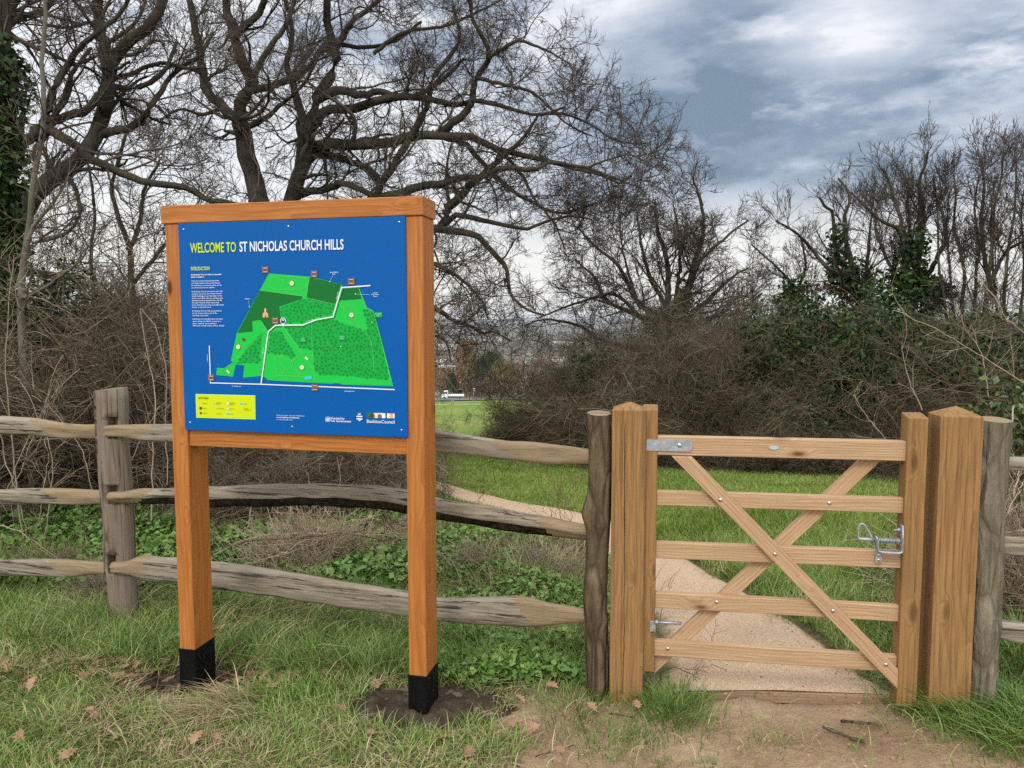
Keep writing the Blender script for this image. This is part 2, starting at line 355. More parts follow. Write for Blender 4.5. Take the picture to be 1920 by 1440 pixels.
def ground_mat():
    def f(B, b):
        p = B.geo('Position')
        at_ = B.n('ShaderNodeAttribute', attribute_name='dirt'); d = at_.outputs['Fac']
        al = B.n('ShaderNodeAttribute', attribute_name='lawn').outputs['Fac']
        n1 = B.noise(p, 3.0, 6, .65); n2 = B.noise(p, 22, 5, .7); n3 = B.noise(p, .35, 4, .6); n4 = B.noise(p, 90, 3, .7)
        thatch = B.ramp(B.m('ADD', B.m('MULTIPLY', n1, .5), B.m('MULTIPLY', n2, .5)), [(.3, (.07, .065, .028)), (.45, (.15, .12, .065)), (.6, (.24, .185, .115)), (.8, (.14, .16, .05))])
        lawn = B.ramp(B.m('ADD', B.m('MULTIPLY', n3, .55), B.m('MULTIPLY', n2, .45)), [(.3, (.09, .15, .024)), (.5, (.155, .235, .04)), (.65, (.21, .28, .055)), (.8, (.31, .32, .10))])
        lawn = B.mix(B.rng(B.noise(p, .05, 4, .6), .42, .62, 0, .55), lawn, (.33, .31, .10))
        sy = B.n('ShaderNodeSeparateXYZ'); B.nt.links.new(p, sy.inputs[0]); far_ = B.rng(sy.outputs[1], 205, 240, 0, 1)
        land = B.ramp(B.noise(p, .012, 5, .65), [(.35, (.085, .068, .048)), (.5, (.13, .105, .075)), (.6, (.12, .13, .06)), (.7, (.17, .14, .10))])
        lawn = B.mix(far_, lawn, land)
        c = B.mix(al, thatch, lawn)
        dirt = B.ramp(B.m('ADD', B.m('MULTIPLY', n1, .45), B.m('ADD', B.m('MULTIPLY', n2, .35), B.m('MULTIPLY', n4, .2))), [(.34, (.20, .13, .078)), (.45, (.34, .235, .145)), (.56, (.45, .325, .205)), (.72, (.55, .42, .29))])
        dirt = B.mix(B.rng(B.noise(p, 1.1, 4, .6), .46, .64, 0, .5), dirt, (.24, .155, .092))
        # little chips and crumbs
        chip = B.rng(B.vor(p, 42), .16, .10, 0, 1); chs = B.n('ShaderNodeSeparateColor'); B.nt.links.new(B.vor(p, 42, out='Color'), chs.inputs[0])
        dirt = B.mix(B.m('MULTIPLY', chip, B.rng(chs.outputs[0], .72, .8, 0, .7)), dirt, (.09, .055, .035))
        dirt = B.mix(B.m('MULTIPLY', chip, B.rng(chs.outputs[1], .80, .86, 0, .7)), dirt, (.52, .42, .30))
        c = B.mix(d, c, dirt)
        B.set(b.inputs['Base Color'], c)
        B.bump(b, B.m('ADD', B.m('MULTIPLY', n2, .8), B.m('ADD', n1, B.m('MULTIPLY', n4, .25))), .9, .03)
    return mat('ground', (.2, .2, .1), .95, f, spec=.15)
M['ground'] = ground_mat()
def gravel(B, b):
    p = B.geo('Position'); v = B.vor(p, 230); vc = B.n('ShaderNodeSeparateColor'); B.nt.links.new(B.vor(p, 230, out='Color'), vc.inputs[0])
    c = B.ramp(vc.outputs[0], [(.0, (.43, .295, .185)), (.5, (.54, .385, .25)), (.85, (.64, .48, .335)), (1., (.72, .58, .43))])
    c = B.mix(B.rng(B.noise(p, 2.4, 5, .6), .4, .7, 0, .35), c, (.42, .29, .19))
    ch = B.rng(B.vor(p, 26), .17, .11, 0, 1); cs = B.n('ShaderNodeSeparateColor'); B.nt.links.new(B.vor(p, 26, out='Color'), cs.inputs[0])
    c = B.mix(B.m('MULTIPLY', ch, B.rng(cs.outputs[0], .74, .8, 0, .8)), c, (.10, .065, .04))
    at_ = B.n('ShaderNodeAttribute', attribute_name='edge').outputs['Fac']
    e = B.m('ADD', at_, B.m('MULTIPLY', B.m('SUBTRACT', B.noise(p, 9, 5, .7), .5), .9))
    c = B.mix(B.rng(e, .55, .9, 0, .85), c, (.10, .10, .035))
    B.set(b.inputs['Base Color'], c); B.bump(b, B.m('ADD', v, B.noise(p, 30, 4, .7)), .5, .006)
M['gravel'] = mat('path_gravel', (.45, .32, .23), .95, gravel, spec=.15)
M['black'] = mat('black_wrap', (.003, .003, .0035), .5, spec=.22, build=lambda B, b: B.set(b.inputs['Roughness'], B.rng(B.noise(B.obj(), 8, 3, .5), .3, .7, .42, .6)))
def galv(B, b):
    o = B.obj(); n = B.noise(o, 45, 4, .6)
    B.set(b.inputs['Base Color'], B.ramp(n, [(.3, (.30, .33, .35)), (.6, (.42, .45, .47)), (.8, (.55, .57, .58))])); B.set(b.inputs['Roughness'], B.rng(n, .3, .7, .38, .6))
M['galv'] = mat('galvanised_steel', (.4, .43, .45), .45, galv, metal=.65)
M['bolt'] = mat('bright_zinc', (.62, .60, .55), .28, lambda B, b: B.set(b.inputs['Roughness'], B.rng(B.noise(B.obj(), 200, 2, .5), .3, .7, .2, .4)), metal=1.0)
M['darkmetal'] = mat('dark_gap', (.03, .03, .035), .5)
def flat(name, c, rough=.38, spec=.2):
    def f(B, b):
        n = B.noise(B.geo('Position'), 3.0, 3, .5); B.set(b.inputs['Base Color'], B.mix(B.rng(n, .3, .7, 0, .12), c, tuple(q * .85 for q in c)))
    return mat(name, c, rough, f, spec=spec)
def srgb(r, g, b):
    q = lambda v: (v / 255 / 12.92) if v / 255 <= .04045 else ((v / 255 + .055) / 1.055) ** 2.4
    return (q(r), q(g), q(b))
M['blue'] = flat('panel_blue', (.0, .097, .365), .42, .16)
M['panel_back'] = flat('panel_back', (.3, .3, .3), .5)
M['p_white'] = flat('print_white', (.78, .82, .86), .4)
M['p_pale'] = flat('print_pale', (.55, .68, .85), .4)
M['p_lime'] = flat('print_lime', (.52, .72, .04), .4)
M['p_yel'] = flat('print_key_yellow', (.60, .70, .008), .4)
M['p_gd'] = flat('print_dark_green', (.004, .15, .025), .4)
M['p_gm'] = flat('print_mid_green', (.006, .37, .052), .4)
M['p_gl'] = flat('print_light_green', (.012, .53, .065), .4)
M['p_gdot'] = flat('print_tree_green', (.004, .22, .03), .4)
M['p_gpath'] = flat('print_path_green', (.14, .62, .10), .4)
M['p_gpale'] = flat('print_pale_green', (.42, .80, .34), .4)
M['p_brown'] = flat('print_brown', (.30, .12, .06), .4)
M['p_dbrown'] = flat('print_dark_brown', (.10, .05, .03), .4)
M['p_cream'] = flat('print_cream', (.80, .72, .50), .4)
M['p_orange'] = flat('print_orange', (.75, .40, .20), .4)
M['p_cyan'] = flat('print_cyan', (.05, .55, .62), .4)
M['p_navy'] = flat('print_navy', (.006, .028, .16), .4)
M['p_grey'] = flat('print_grey', (.42, .48, .50), .4)
M['p_key'] = flat('print_key_text', (.13, .22, .02), .4)
# ------------------------------------------------------------------ mesh helpers
class Acc:
    def __init__(s): s.v = []; s.f = []; s.mi = []; s.n = 0
    def add(s, v, f, mi=0):
        v = np.asarray(v, np.float32).reshape(-1, 3); f = np.asarray(f, np.int64)
        s.v.append(v); s.f.append(f + s.n); s.mi.append(np.full(len(f), mi, np.int32)); s.n += len(v); return s
    def mesh(s, name, mats, smooth=False):
        me = bpy.data.meshes.new(name)
        V = np.concatenate(s.v); tot = np.concatenate([np.full(len(f), f.shape[1], np.int32) for f in s.f])
        li = np.concatenate([f.ravel() for f in s.f]).astype(np.int32)
        me.vertices.add(len(V)); me.vertices.foreach_set('co', V.ravel())
        me.loops.add(len(li)); me.loops.foreach_set('vertex_index', li)
        me.polygons.add(len(tot)); st = np.r_[0, np.cumsum(tot)[:-1]].astype(np.int32)
        me.polygons.foreach_set('loop_start', st); me.polygons.foreach_set('loop_total', tot)
        me.polygons.foreach_set('material_index', np.concatenate(s.mi))
        if smooth: me.polygons.foreach_set('use_smooth', np.ones(len(tot), bool))
        for m_ in (mats if isinstance(mats, (list, tuple)) else [mats]): me.materials.append(M[m_] if isinstance(m_, str) else m_)
        me.update(calc_edges=True); return me
def link(name, data, parent=None, mw=None):
    o = bpy.data.objects.new(name, data); COL.objects.link(o)
    if parent is not None:
        o.parent = parent
        if mw is not None: o.matrix_basis = mw
    elif mw is not None: o.matrix_world = mw
    return o
def tag(o, label=None, cat=None, group=None, kind=None):
    if label: o['label'] = label
    if cat: o['category'] = cat
    if group: o['group'] = group
    if kind: o['kind'] = kind
    return o
def thing(name, loc, label, cat, group=None, rz=0):
    o = link(name, None); o.location = loc; o.rotation_euler = (0, 0, rz); o.empty_display_size = .2
    return tag(o, label, cat, group)
def copy_tree(o, parent=None):
    c = o.copy(); COL.objects.link(c); c.parent = parent
    for ch in list(o.children): copy_tree(ch, c)
    return c
def norm(a): return a / np.maximum(np.linalg.norm(a, axis=-1, keepdims=True), 1e-9)
def tubes(P, R, Sd=4, rg=None, cap=False):
    """P (N,K,3) centre lines, R (N,K) radii -> verts, quads"""
    P = np.asarray(P, float); R = np.asarray(R, float); N, K, _ = P.shape
    T = np.gradient(P, axis=1); T = norm(T)
    ref = np.tile(np.array([.31, .17, .93]), (N, 1, 1)); d0 = np.abs((T[:, :1] * ref).sum(-1, keepdims=True)) > .9
    ref = np.where(d0, np.array([.93, .2, .1]), ref)
    U = norm(ref - (ref * T).sum(-1, keepdims=True) * T); W = np.cross(T, U)
    a = np.arange(Sd) * 2 * math.pi / Sd
    ring = P[:, :, None] + R[:, :, None, None] * (np.cos(a)[None, None, :, None] * U[:, :, None] + np.sin(a)[None, None, :, None] * W[:, :, None])
    idx = np.arange(N * K * Sd).reshape(N, K, Sd)
    A_ = idx[:, :-1]; B_ = idx[:, 1:]
    q = np.stack([A_, np.roll(A_, -1, 2), np.roll(B_, -1, 2), B_], -1).reshape(-1, 4)
    return ring.reshape(-1, 3), q
def grow(p0, d0, L_, r0, r1, K, wig, up, g, upv=(0, 0, 1)):
    N = len(p0); P = np.empty((N, K, 3)); P[:, 0] = p0; d = norm(d0); st = (np.asarray(L_) / (K - 1)).reshape(-1, 1)
    upv = np.array(upv, float); br = g.normal(size=(N, 3)) * wig * .5
    for k in range(1, K):
        d = norm(d + g.normal(size=(N, 3)) * wig + br + upv * up)
        P[:, k] = P[:, k - 1] + d * st
    t = np.linspace(0, 1, K)[None]; R = np.asarray(r0).reshape(-1, 1) * (1 - t) + np.asarray(r1).reshape(-1, 1) * t
    return P, R
def kids(P, R, n, t0, t1, ang, g, jit=.25):
    N, K, _ = P.shape
    t = np.sort(t0 + (t1 - t0) * g.random((N, n)), axis=1) * (K - 1)
    i = np.minimum(t.astype(int), K - 2); u = (t - i)[..., None]; r = np.arange(N)[:, None]
    p = P[r, i] * (1 - u) + P[r, i + 1] * u; T = norm(P[r, i + 1] - P[r, i]); rr = (R[r, i] * (1 - u[..., 0]) + R[r, i + 1] * u[..., 0])
    p = p.reshape(-1, 3); T = T.reshape(-1, 3); rr = rr.ravel()
    q = g.normal(size=p.shape); q = norm(q - (q * T).sum(-1, keepdims=True) * T)
    a = ang * (1 + jit * g.normal(size=(len(p), 1)))
    return p, norm(T * np.cos(a) + q * np.sin(a)), rr, (t / (K - 1)).ravel()
def leaves(acc, C, size, g, flatten=0.0, mi=0, aspect=.7, up=0.3):
    """rhomb leaves with a fold"""
    N = len(C); s = size * (.6 + .8 * g.random(N)); a = norm(g.normal(size=(N, 3)) + np.array([0, 0, up])); 
    q = norm(np.cross(a, g.normal(size=(N, 3)))); w = np.cross(a, q)
    s = s[:, None]
    v = np.stack([C - q * s * .5, C + w * s * .5 * aspect + a * s * .08, C + q * s * .5, C - w * s * .5 * aspect + a * s * .08], 1)
    i = np.arange(N)[:, None] * 4
    acc.add(v.reshape(-1, 3), np.concatenate([i + [0, 1, 2], i + [0, 2, 3]], 0) if False else (i + np.array([0, 1, 2, 3])), mi)
def blades(acc, p, h, w, lean, g, K=4, mi=0, curl=.6):
    N = len(p); az = g.random(N) * 2 * math.pi; side = np.stack([np.cos(az), np.sin(az), 0 * az], 1)
    ld = norm(np.stack([np.cos(lean[:, 0]), np.sin(lean[:, 0]), 0 * az], 1)); la = lean[:, 1]
    P = np.empty((N, K, 3)); P[:, 0] = p; th = la * .35; lim = 1.25 + .4 * g.random(N)
    for k in range(1, K):
        P[:, k] = P[:, k - 1] + (ld * np.sin(th)[:, None] + np.array([0, 0, 1]) * np.cos(th)[:, None]) * (h / (K - 1))[:, None]
        th = np.minimum(th + la * curl, lim)
    t = np.linspace(0, 1, K); ww = w[:, None] * (1 - t ** 1.6 * .92)[None] * .5
    V = np.stack([P - side[:, None] * ww[..., None], P + side[:, None] * ww[..., None]], 2)
    idx = np.arange(N * K * 2).reshape(N, K, 2)
    f = np.stack([idx[:, :-1, 0], idx[:, :-1, 1], idx[:, 1:, 1], idx[:, 1:, 0]], -1).reshape(-1, 4)
    acc.add(V.reshape(-1, 3), f, mi)
def bm_obj(name, bm, m_, parent=None, mw=None, smooth=False):
    me = bpy.data.meshes.new(name); bm.to_mesh(me); bm.free()
    for q in (m_ if isinstance(m_, (list, tuple)) else [m_]): me.materials.append(M[q])
    if smooth:
        for p in me.polygons: p.use_smooth = True
    return link(name, me, parent, mw)
def frame_mat(origin, xdir, zdir):
    x = Vector(xdir).normalized(); z = Vector(zdir); z = (z - x * z.dot(x)).normalized(); y = z.cross(x)
    m_ = Matrix.Identity(4)
    for i in range(3): m_[i][0], m_[i][1], m_[i][2], m_[i][3] = x[i], y[i], z[i], origin[i]
    return m_
def box_bm(sx, sy, sz, bev=.003, c=(0, 0, 0), seg=1):
    bm = bmesh.new(); bmesh.ops.create_cube(bm, size=1)
    for v in bm.verts: v.co = Vector((v.co.x * sx + c[0], v.co.y * sy + c[1], v.co.z * sz + c[2]))
    if bev: bmesh.ops.bevel(bm, geom=bm.edges[:], offset=bev, segments=seg, affect='EDGES', profile=.5)
    return bm
def beam(name, a, b, w, d, m_, parent, face, bev=.003, roll=None):
    """board from a to b (parent space), w across in the face plane, d along the face normal; local X = length"""
    a = Vector(a); b = Vector(b); L_ = (b - a).length
    bm = box_bm(L_, d, w, bev)
    # local z = width dir, y = normal
    x = (b - a).normalized(); y = Vector(face); y = (y - x * y.dot(x)).normalized(); z = x.cross(y)
    mm = Matrix.Identity(4); mid = (a + b) / 2
    for i in range(3): mm[i][0], mm[i][1], mm[i][2], mm[i][3] = x[i], y[i], z[i], mid[i]
    return bm_obj(name, bm, m_, parent, mm)

# ================================================================== GROUND
def axis(lo, hi, dense_lo, dense_hi, step, gr):
    a = list(np.arange(dense_lo, dense_hi + 1e-6, step)); s = step; v = a[-1]
    while v < hi: s *= gr; v += s; a.append(min(v, hi))
    s = step; v = dense_lo; b = []
    while v > lo: s *= gr; v -= s; b.append(max(v, lo))
    return np.array(b[::-1] + a)
gx = axis(-9000, 9000, -4.2, 4.2, .045, 1.09); gy = axis(-250, 11500, .8, 8.0, .045, 1.035)
X, Y = np.meshgrid(gx, gy, indexing='ij')
Z = H(X, Y); near = (np.abs(X) < 30) & (Y < 60) & (Y > -5)
pm = np.zeros_like(Z); pm[near] = path_mask(X[near], Y[near]); Z = Z - .025 * pm
dm = np.zeros_like(Z); dm[near] = dirt_mask(X[near], Y[near])
Z = Z - dm * .015 + dm * near * (fbm(X, Y, 5.0, 77, 4) - .5) * .05
nx, ny = X.shape; idx = np.arange(nx * ny).reshape(nx, ny)
ac = Acc(); ac.add(np.stack([X, Y, Z], -1).reshape(-1, 3), np.stack([idx[:-1, :-1], idx[1:, :-1], idx[1:, 1:], idx[:-1, 1:]], -1).reshape(-1, 4))
me = ac.mesh('ground', 'ground', True)
lawn_m = sstep(4.6, 6.4, Y + (fbm(X, Y, 1.2, 5) - .5) * 1.2 - .9 * sstep(.2, -1.2, X) - 1.5 * sstep(-1, -3, X))
for nm, arr in (('dirt', dm), ('lawn', lawn_m)):
    at_ = me.attributes.new(nm, 'FLOAT', 'POINT'); at_.data.foreach_set('value', arr.ravel().astype(np.float32))
tag(link('ground', me), kind='structure')
# path
K_ = 90; Mx = 15; t = np.linspace(0, 1, Mx)
PP = PLs[:, None] * (1 - t)[None, :, None] + PRs[:, None] * t[None, :, None]
ej = (fbm(PP[:, :, 0], PP[:, :, 1], 3, 91) - .5) * .18
ii = np.arange(K_ * Mx).reshape(K_, Mx)
ac = Acc(); zz = H(PP[..., 0], PP[..., 1]) + .006 + .012 * np.sin(np.pi * t)[None]
zz[:, 0] -= .03; zz[:, -1] -= .03; zz[:, 1] -= .006; zz[:, -2] -= .006
ac.add(np.dstack([PP, zz]).reshape(-1, 3), np.stack([ii[:-1, :-1], ii[:-1, 1:], ii[1:, 1:], ii[1:, :-1]], -1).reshape(-1, 4))
me = ac.mesh('gravel_path', 'gravel', True)
at_ = me.attributes.new('edge', 'FLOAT', 'POINT'); ev = np.broadcast_to(np.abs(t * 2 - 1) ** 3, (K_, Mx)); at_.data.foreach_set('value', ev.ravel().astype(np.float32))
tag(link('gravel_path', me), kind='structure')

# ================================================================== SIGN
az = rad(77); us = np.array([-math.sin(az), math.cos(az), 0]); ns = np.array([math.cos(az), math.sin(az), 0])   # us: towards the left end, ns: away from viewer
SA = np.array([-.350, 3.040, 0.0])
SW = 1.150; PWD = .076; DEP = .140
SIGN = thing('information_sign', tuple(SA), 'orange stained timber information board with a blue map panel, in front of the rail fence', 'sign')
# sign space -> x: from left to right along the board, y: away from the viewer, z up; origin at right front corner
SIGN.matrix_world = frame_mat(SA, -us, (0, 0, 1))
FN = (0, 1, 0)
for nm, x0 in (('post', -SW + .0), ('post', -PWD)):
    zb = -.12 if x0 > -.5 else -.16
    p = beam(nm, (x0 + PWD / 2, DEP / 2, zb), (x0 + PWD / 2, DEP / 2, 2.016), PWD, DEP, 'sign_wood', SIGN, FN, .003)
    zt = .158 if x0 > -.5 else .165
    bm = box_bm(PWD + .006, DEP + .006, zt - zb, .002)
    sl_ = bm_obj('base_wrap', bm, 'black', SIGN, Matrix.Translation((x0 + PWD / 2, DEP / 2, (zt + zb) / 2)))
beam('header_beam', (-SW - .012, DEP / 2 - .001, 2.054), (.006, DEP / 2 - .001, 2.054), .075, DEP + .012, 'sign_wood', SIGN, FN, .003)
beam('lower_rail', (-SW + PWD, .045, 1.105), (-PWD, .045, 1.105), .072, .07, 'sign_wood', SIGN, FN, .003)
bm = box_bm(.0020, DEP * .6, .66, 0)
# panel: sits between the posts, front face 8 mm behind the post fronts
PX0, PX1, PZ0, PZ1 = -SW + PWD - .004, -PWD + .010, 1.142, 2.015
PWID, PHEI = PX1 - PX0, PZ1 - PZ0
bm = box_bm(PWID, .010, PHEI, .0012)
PANEL = bm_obj('panel', bm, 'blue', SIGN, Matrix.Translation(((PX0 + PX1) / 2, -.0055, (PZ0 + PZ1) / 2)))
PANEL['label'] = 'blue map panel with white lettering and a green map'
PY = -.0055   # front surface in panel space is y=-.005
def homog(src, dst):
    A_ = []; 
    for (x, y), (u, v) in zip(src, dst):
        A_ += [[x, y, 1, 0, 0, 0, -u * x, -u * y], [0, 0, 0, x, y, 1, -v * x, -v * y]]
    h = np.linalg.solve(np.array(A_, float), np.array(dst, float).ravel()); return np.append(h, 1).reshape(3, 3)
HM = homog([(95, 160), (1336, 130), (1346, 1328), (124, 1273)], [(-PWID / 2, PHEI / 2), (PWID / 2, PHEI / 2), (PWID / 2, -PHEI / 2), (-PWID / 2, -PHEI / 2)])
def uv(x, y):
    q = HM @ np.array([x, y, 1.0]); return (q[0] / q[2], q[1] / q[2])
LAY = {}
def layer_y(k): return -.0052 - .0004 * k
def poly3(acc, pts, k, mi=0):
    tri = tessellate_polygon([[Vector((p[0], p[1], 0)) for p in pts]])
    v = [(p[0], layer_y(k), p[1]) for p in pts]; f = []
    for a, b, c in tri:
        A2 = (pts[b][0] - pts[a][0]) * (pts[c][1] - pts[a][1]) - (pts[b][1] - pts[a][1]) * (pts[c][0] - pts[a][0])
        f.append((a, b, c) if A2 > 0 else (a, c, b))
    acc.add(v, f, mi)
def zpoly(acc, pts, k, mi=0): poly3(acc, [uv(*p) for p in pts], k, mi)
def stroke(acc, pts, w, k, mi=0, px=True):
    P = np.array([uv(*p) for p in pts] if px else pts); 
    for i in range(len(P) - 1):
        a, b = P[i], P[i + 1]; d = (b - a) / max(np.linalg.norm(b - a), 1e-9); n_ = np.array([-d[1], d[0]]) * w / 2; e = d * w * .35
        kk = k + (.12 if i % 2 else 0)
        poly3(acc, [a - n_ - e, b - n_ + e, b + n_ + e, a + n_ - e], kk, mi)
def disc(acc, c, r, k, mi=0, n=12, ry=None):
    poly3(acc, [(c[0] + r * math.cos(2 * math.pi * i / n), c[1] + (ry or r) * math.sin(2 * math.pi * i / n)) for i in range(n)], k, mi)
def rect(acc, x0, y0, x1, y1, k, mi=0): poly3(acc, [(x0, y0), (x1, y0), (x1, y1), (x0, y1)], k, mi)
# --- map areas
ac = Acc()
zpoly(ac, [(590, 432), (812, 452), (985, 492), (990, 512), (1080, 512), (1125, 622), (1160, 640), (1200, 780), (1240, 935), (1267, 1048), (985, 1036), (975, 1024), (950, 1024), (938, 1032), (600, 1011), (548, 985), (445, 994), (452, 927), (405, 922), (390, 988), (298, 978), (303, 938), (345, 942), (400, 908), (378, 903), (412, 752), (540, 522)], 1, 0)
zpoly(ac, [(540, 524), (773, 558), (770, 572), (645, 612), (660, 705), (625, 708), (583, 742), (545, 685), (497, 690), (500, 745), (415, 752)], 2, 1)
zpoly(ac, [(812, 455), (985, 492), (950, 605), (795, 566)], 2, 1); zpoly(ac, [(990, 515), (1078, 512), (1097, 575), (975, 582)], 2, 1)
W1 = [(648, 617), (775, 574), (830, 572), (950, 607), (930, 660), (850, 668), (780, 698), (668, 698)]
W2 = [(675, 718), (780, 718), (860, 690), (935, 685), (1040, 722), (1130, 748), (1108, 630), (1160, 642), (1200, 790), (1245, 1010), (1110, 1000), (1000, 985), (880, 985), (836, 960), (832, 850), (752, 832)]
W3 = [(552, 748), (532, 915), (415, 915), (470, 830)]; W4 = [(600, 750), (650, 742), (735, 875), (715, 892), (650, 865), (583, 860)]
for w_ in (W1, W2, W3, W4): zpoly(ac, w_, 2, 2)
zpoly(ac, [(580, 1008), (1262, 1046), (1255, 1028), (830, 995), (560, 985)], 2, 0)
link('map_areas', ac.mesh('map_areas', ['p_gl', 'p_gd', 'p_gm']), PANEL)
ac = Acc(); g = np.random.default_rng(3); nd = 0
for w_ in (W1, W2, W3, W4):
    Pw = np.array(w_, float); lo, hi = Pw.min(0), Pw.max(0); placed = []
    for _ in range(5000):
        c = lo + (hi - lo) * g.random(2)
        if not in_poly(np.array([c[0]]), np.array([c[1]]), Pw)[0]: continue
        if any((c[0] - q[0]) ** 2 + (c[1] - q[1]) ** 2 < 17 ** 2 for q in placed): continue
        placed.append(c); r = g.choice([.0032, .004, .005]); u_ = uv(*c); disc(ac, u_, r * 1.35, 3, 1, 9); disc(ac, u_, r, 4, 0, 9)
link('map_tree_symbols', ac.mesh('map_tree_symbols', ['p_gdot', 'p_gm']), PANEL)
ac = Acc(); pw = .0016
for pl in [[(600, 460), (650, 448), (790, 458), (808, 475), (800, 500), (770, 520), (620, 520), (595, 500), (600, 460)], [(680, 452), (655, 522)],
           [(975, 612), (1012, 622)], [(1012, 622), (1015, 606), (1050, 612), (1068, 640), (1066, 690), (1040, 705), (1010, 690), (1008, 650), (1012, 622)], [(1060, 702), (1140, 780), (1158, 860), (1162, 965)],
           [(668, 720), (700, 770), (748, 830), (790, 900), (836, 960), (838, 1010)], [(628, 885), (690, 878), (720, 910), (712, 950), (675, 955), (640, 890)], [(628, 885), (620, 930), (632, 985), (780, 990)], [(675, 955), (655, 985)], [(720, 905), (760, 878)], [(720, 945), (770, 985)],
           [(310, 965), (400, 905), (575, 735)], [(823, 700), (826, 840), (832, 960)], [(540, 522), (773, 556)], [(812, 452), (795, 566), (955, 603)], [(500, 690), (545, 685), (580, 740)], [(1080, 512), (1125, 622), (1160, 640), (1267, 1048)]]:
    stroke(ac, pl, pw, 5, 0)
ds = [(750 + i * 26, 833 + i * .1) for i in range(17)]
for q in ds: stroke(ac, [q, (q[0] + 13, q[1])], pw * 1.3, 5.3, 1)
link('map_paths', ac.mesh('map_paths', ['p_gpath', 'p_dbrown']), PANEL)
ac = Acc()
stroke(ac, [(545, 1022), (583, 765), (592, 745), (627, 716), (775, 716), (852, 688), (944, 674), (992, 516), (1090, 512)], .0085, 5.6, 1)
stroke(ac, [(263, 820), (268, 1020), (545, 1030), (1275, 1066)], .0042, 6, 0)
stroke(ac, [(545, 1024), (583, 760), (590, 742), (625, 712), (775, 712), (850, 684), (940, 670), (988, 512), (1143, 503)], .0048, 6, 0)
link('map_roads', ac.mesh('map_roads', ['p_white', 'p_gdot']), PANEL)
ac = Acc()     # 0 brown 1 grey 2 cream 3 orange 4 dkbrown 5 cyan 6 white 7 navy 8 green tag 9 pale green
ICM = ['p_brown', 'p_grey', 'p_cream', 'p_orange', 'p_dbrown', 'p_cyan', 'p_white', 'p_navy', 'p_gm', 'p_gpale', 'p_gdot']
def fl(name):
    global ac
    if ac.v: link(name, ac.mesh(name, ICM), PANEL)
    ac = Acc()
ac = Acc()
def gate_icon(x, y, s=1.0):
    cx, cy = uv(x, y); k = .0135 * s
    rect(ac, cx - k + .0015, cy - k - .0015, cx + k + .002, cy + k * .8, 7, 4); rect(ac, cx - k, cy - k, cx - k * .6, cy + k * 1.05, 7.3, 0); rect(ac, cx + k * .6, cy - k, cx + k, cy + k * 1.05, 7.3, 0)
    rect(ac, cx - k * .6, cy - k * .8, cx + k * .6, cy - k * .5, 7.3, 1); rect(ac, cx - k * .6, cy - k * .2, cx + k * .6, cy + k * .05, 7.3, 0); rect(ac, cx - k * .6, cy + k * .35, cx + k * .6, cy + k * .65, 7.3, 1)
for q in ((571, 412), (838, 437), (1041, 478), (624, 686), (271, 992), (838, 1050)): (gate_icon(*q), fl('gate_symbol'))
def house_icon(x, y, s=1.0):
    cx, cy = uv(x, y); k = .0125 * s
    poly3(ac, [(cx - k, cy - k * 1.2), (cx + k, cy - k * 1.2), (cx + k, cy), (cx, cy + k * .9), (cx - k, cy)], 7, 3); rect(ac, cx - k * .25, cy + k * .5, cx + k * .25, cy + k * 1.7, 6.9, 2)
    rect(ac, cx - k * .2, cy - k * 1.2, cx + k * .2, cy - k * .6, 7.3, 4); poly3(ac, [(cx - k * .25, cy + k * 1.7), (cx + k * .25, cy + k * 1.7), (cx, cy + k * 2.2)], 7, 0)
house_icon(571, 650); fl('church_symbol')
for q in ((716, 487), (1041, 661), (421, 827), (769, 941)):
    c = uv(*q); disc(ac, (c[0] + .001, c[1] - .001), .0095, 7, 4, 16); disc(ac, c, .0092, 7.2, 2, 16); disc(ac, c, .0028, 7.5, 3, 8); fl('meadow_symbol')
c = uv(452, 787); poly3(ac, [(c[0] - .010, c[1] + .002), (c[0] - .004, c[1] + .006), (c[0] + .005, c[1] + .004), (c[0] + .009, c[1] - .002), (c[0] + .001, c[1] - .007), (c[0] - .006, c[1] - .004)], 7, 4); fl('allotment_symbol')
for q in ((795, 892), (365, 960)):
    c = uv(*q); disc(ac, (c[0] + .003, c[1] - .003), .0045, 7, 2, 8); disc(ac, (c[0] - .003, c[1] + .002), .0045, 7.2, 2, 8); fl('bee_bank_symbol')
c = uv(802, 998); disc(ac, (c[0] - .005, c[1]), .012, 7, 5, 14, .0075); disc(ac, (c[0] + .008, c[1] + .001), .010, 7.1, 5, 14, .008); fl('pond_symbol')
c = uv(667, 688); disc(ac, c, .0128, 7.6, 6, 18); poly3(ac, [(c[0] - .011, c[1] - .006), (c[0], c[1] - .026), (c[0] + .011, c[1] - .006)], 7.6, 6); disc(ac, c, .0098, 7.9, 7, 18); disc(ac, (c[0], c[1] + .003), .006, 8.2, 6, 12, .003); fl('location_pin')
for (x, y, w_, h_) in ((775, 790, .027, .021), (988, 782, .031, .021), (1188, 660, .032, .020)):
    c = uv(x, y); rect(ac, c[0] - w_ / 2 + .002, c[1] - h_ / 2 - .002, c[0] + w_ / 2 + .002, c[1] + h_ / 2, 7, 4 if False else 10); rect(ac, c[0] - w_ / 2, c[1] - h_ / 2, c[0] + w_ / 2, c[1] + h_ / 2, 7.3, 8); fl('name_tag')
for q in ((484, 610), (923, 480), (1064, 548), (982, 830), (1153, 702)): (disc(ac, uv(*q), .0028, 7.6, 9, 8), fl('pointer_dot'))
for q in ([(480, 578), (484, 606)], [(943, 446), (924, 478)], [(1066, 548), (1140, 552)]): stroke(ac, q, .0009, 7.5, 9); fl('pointer_line')
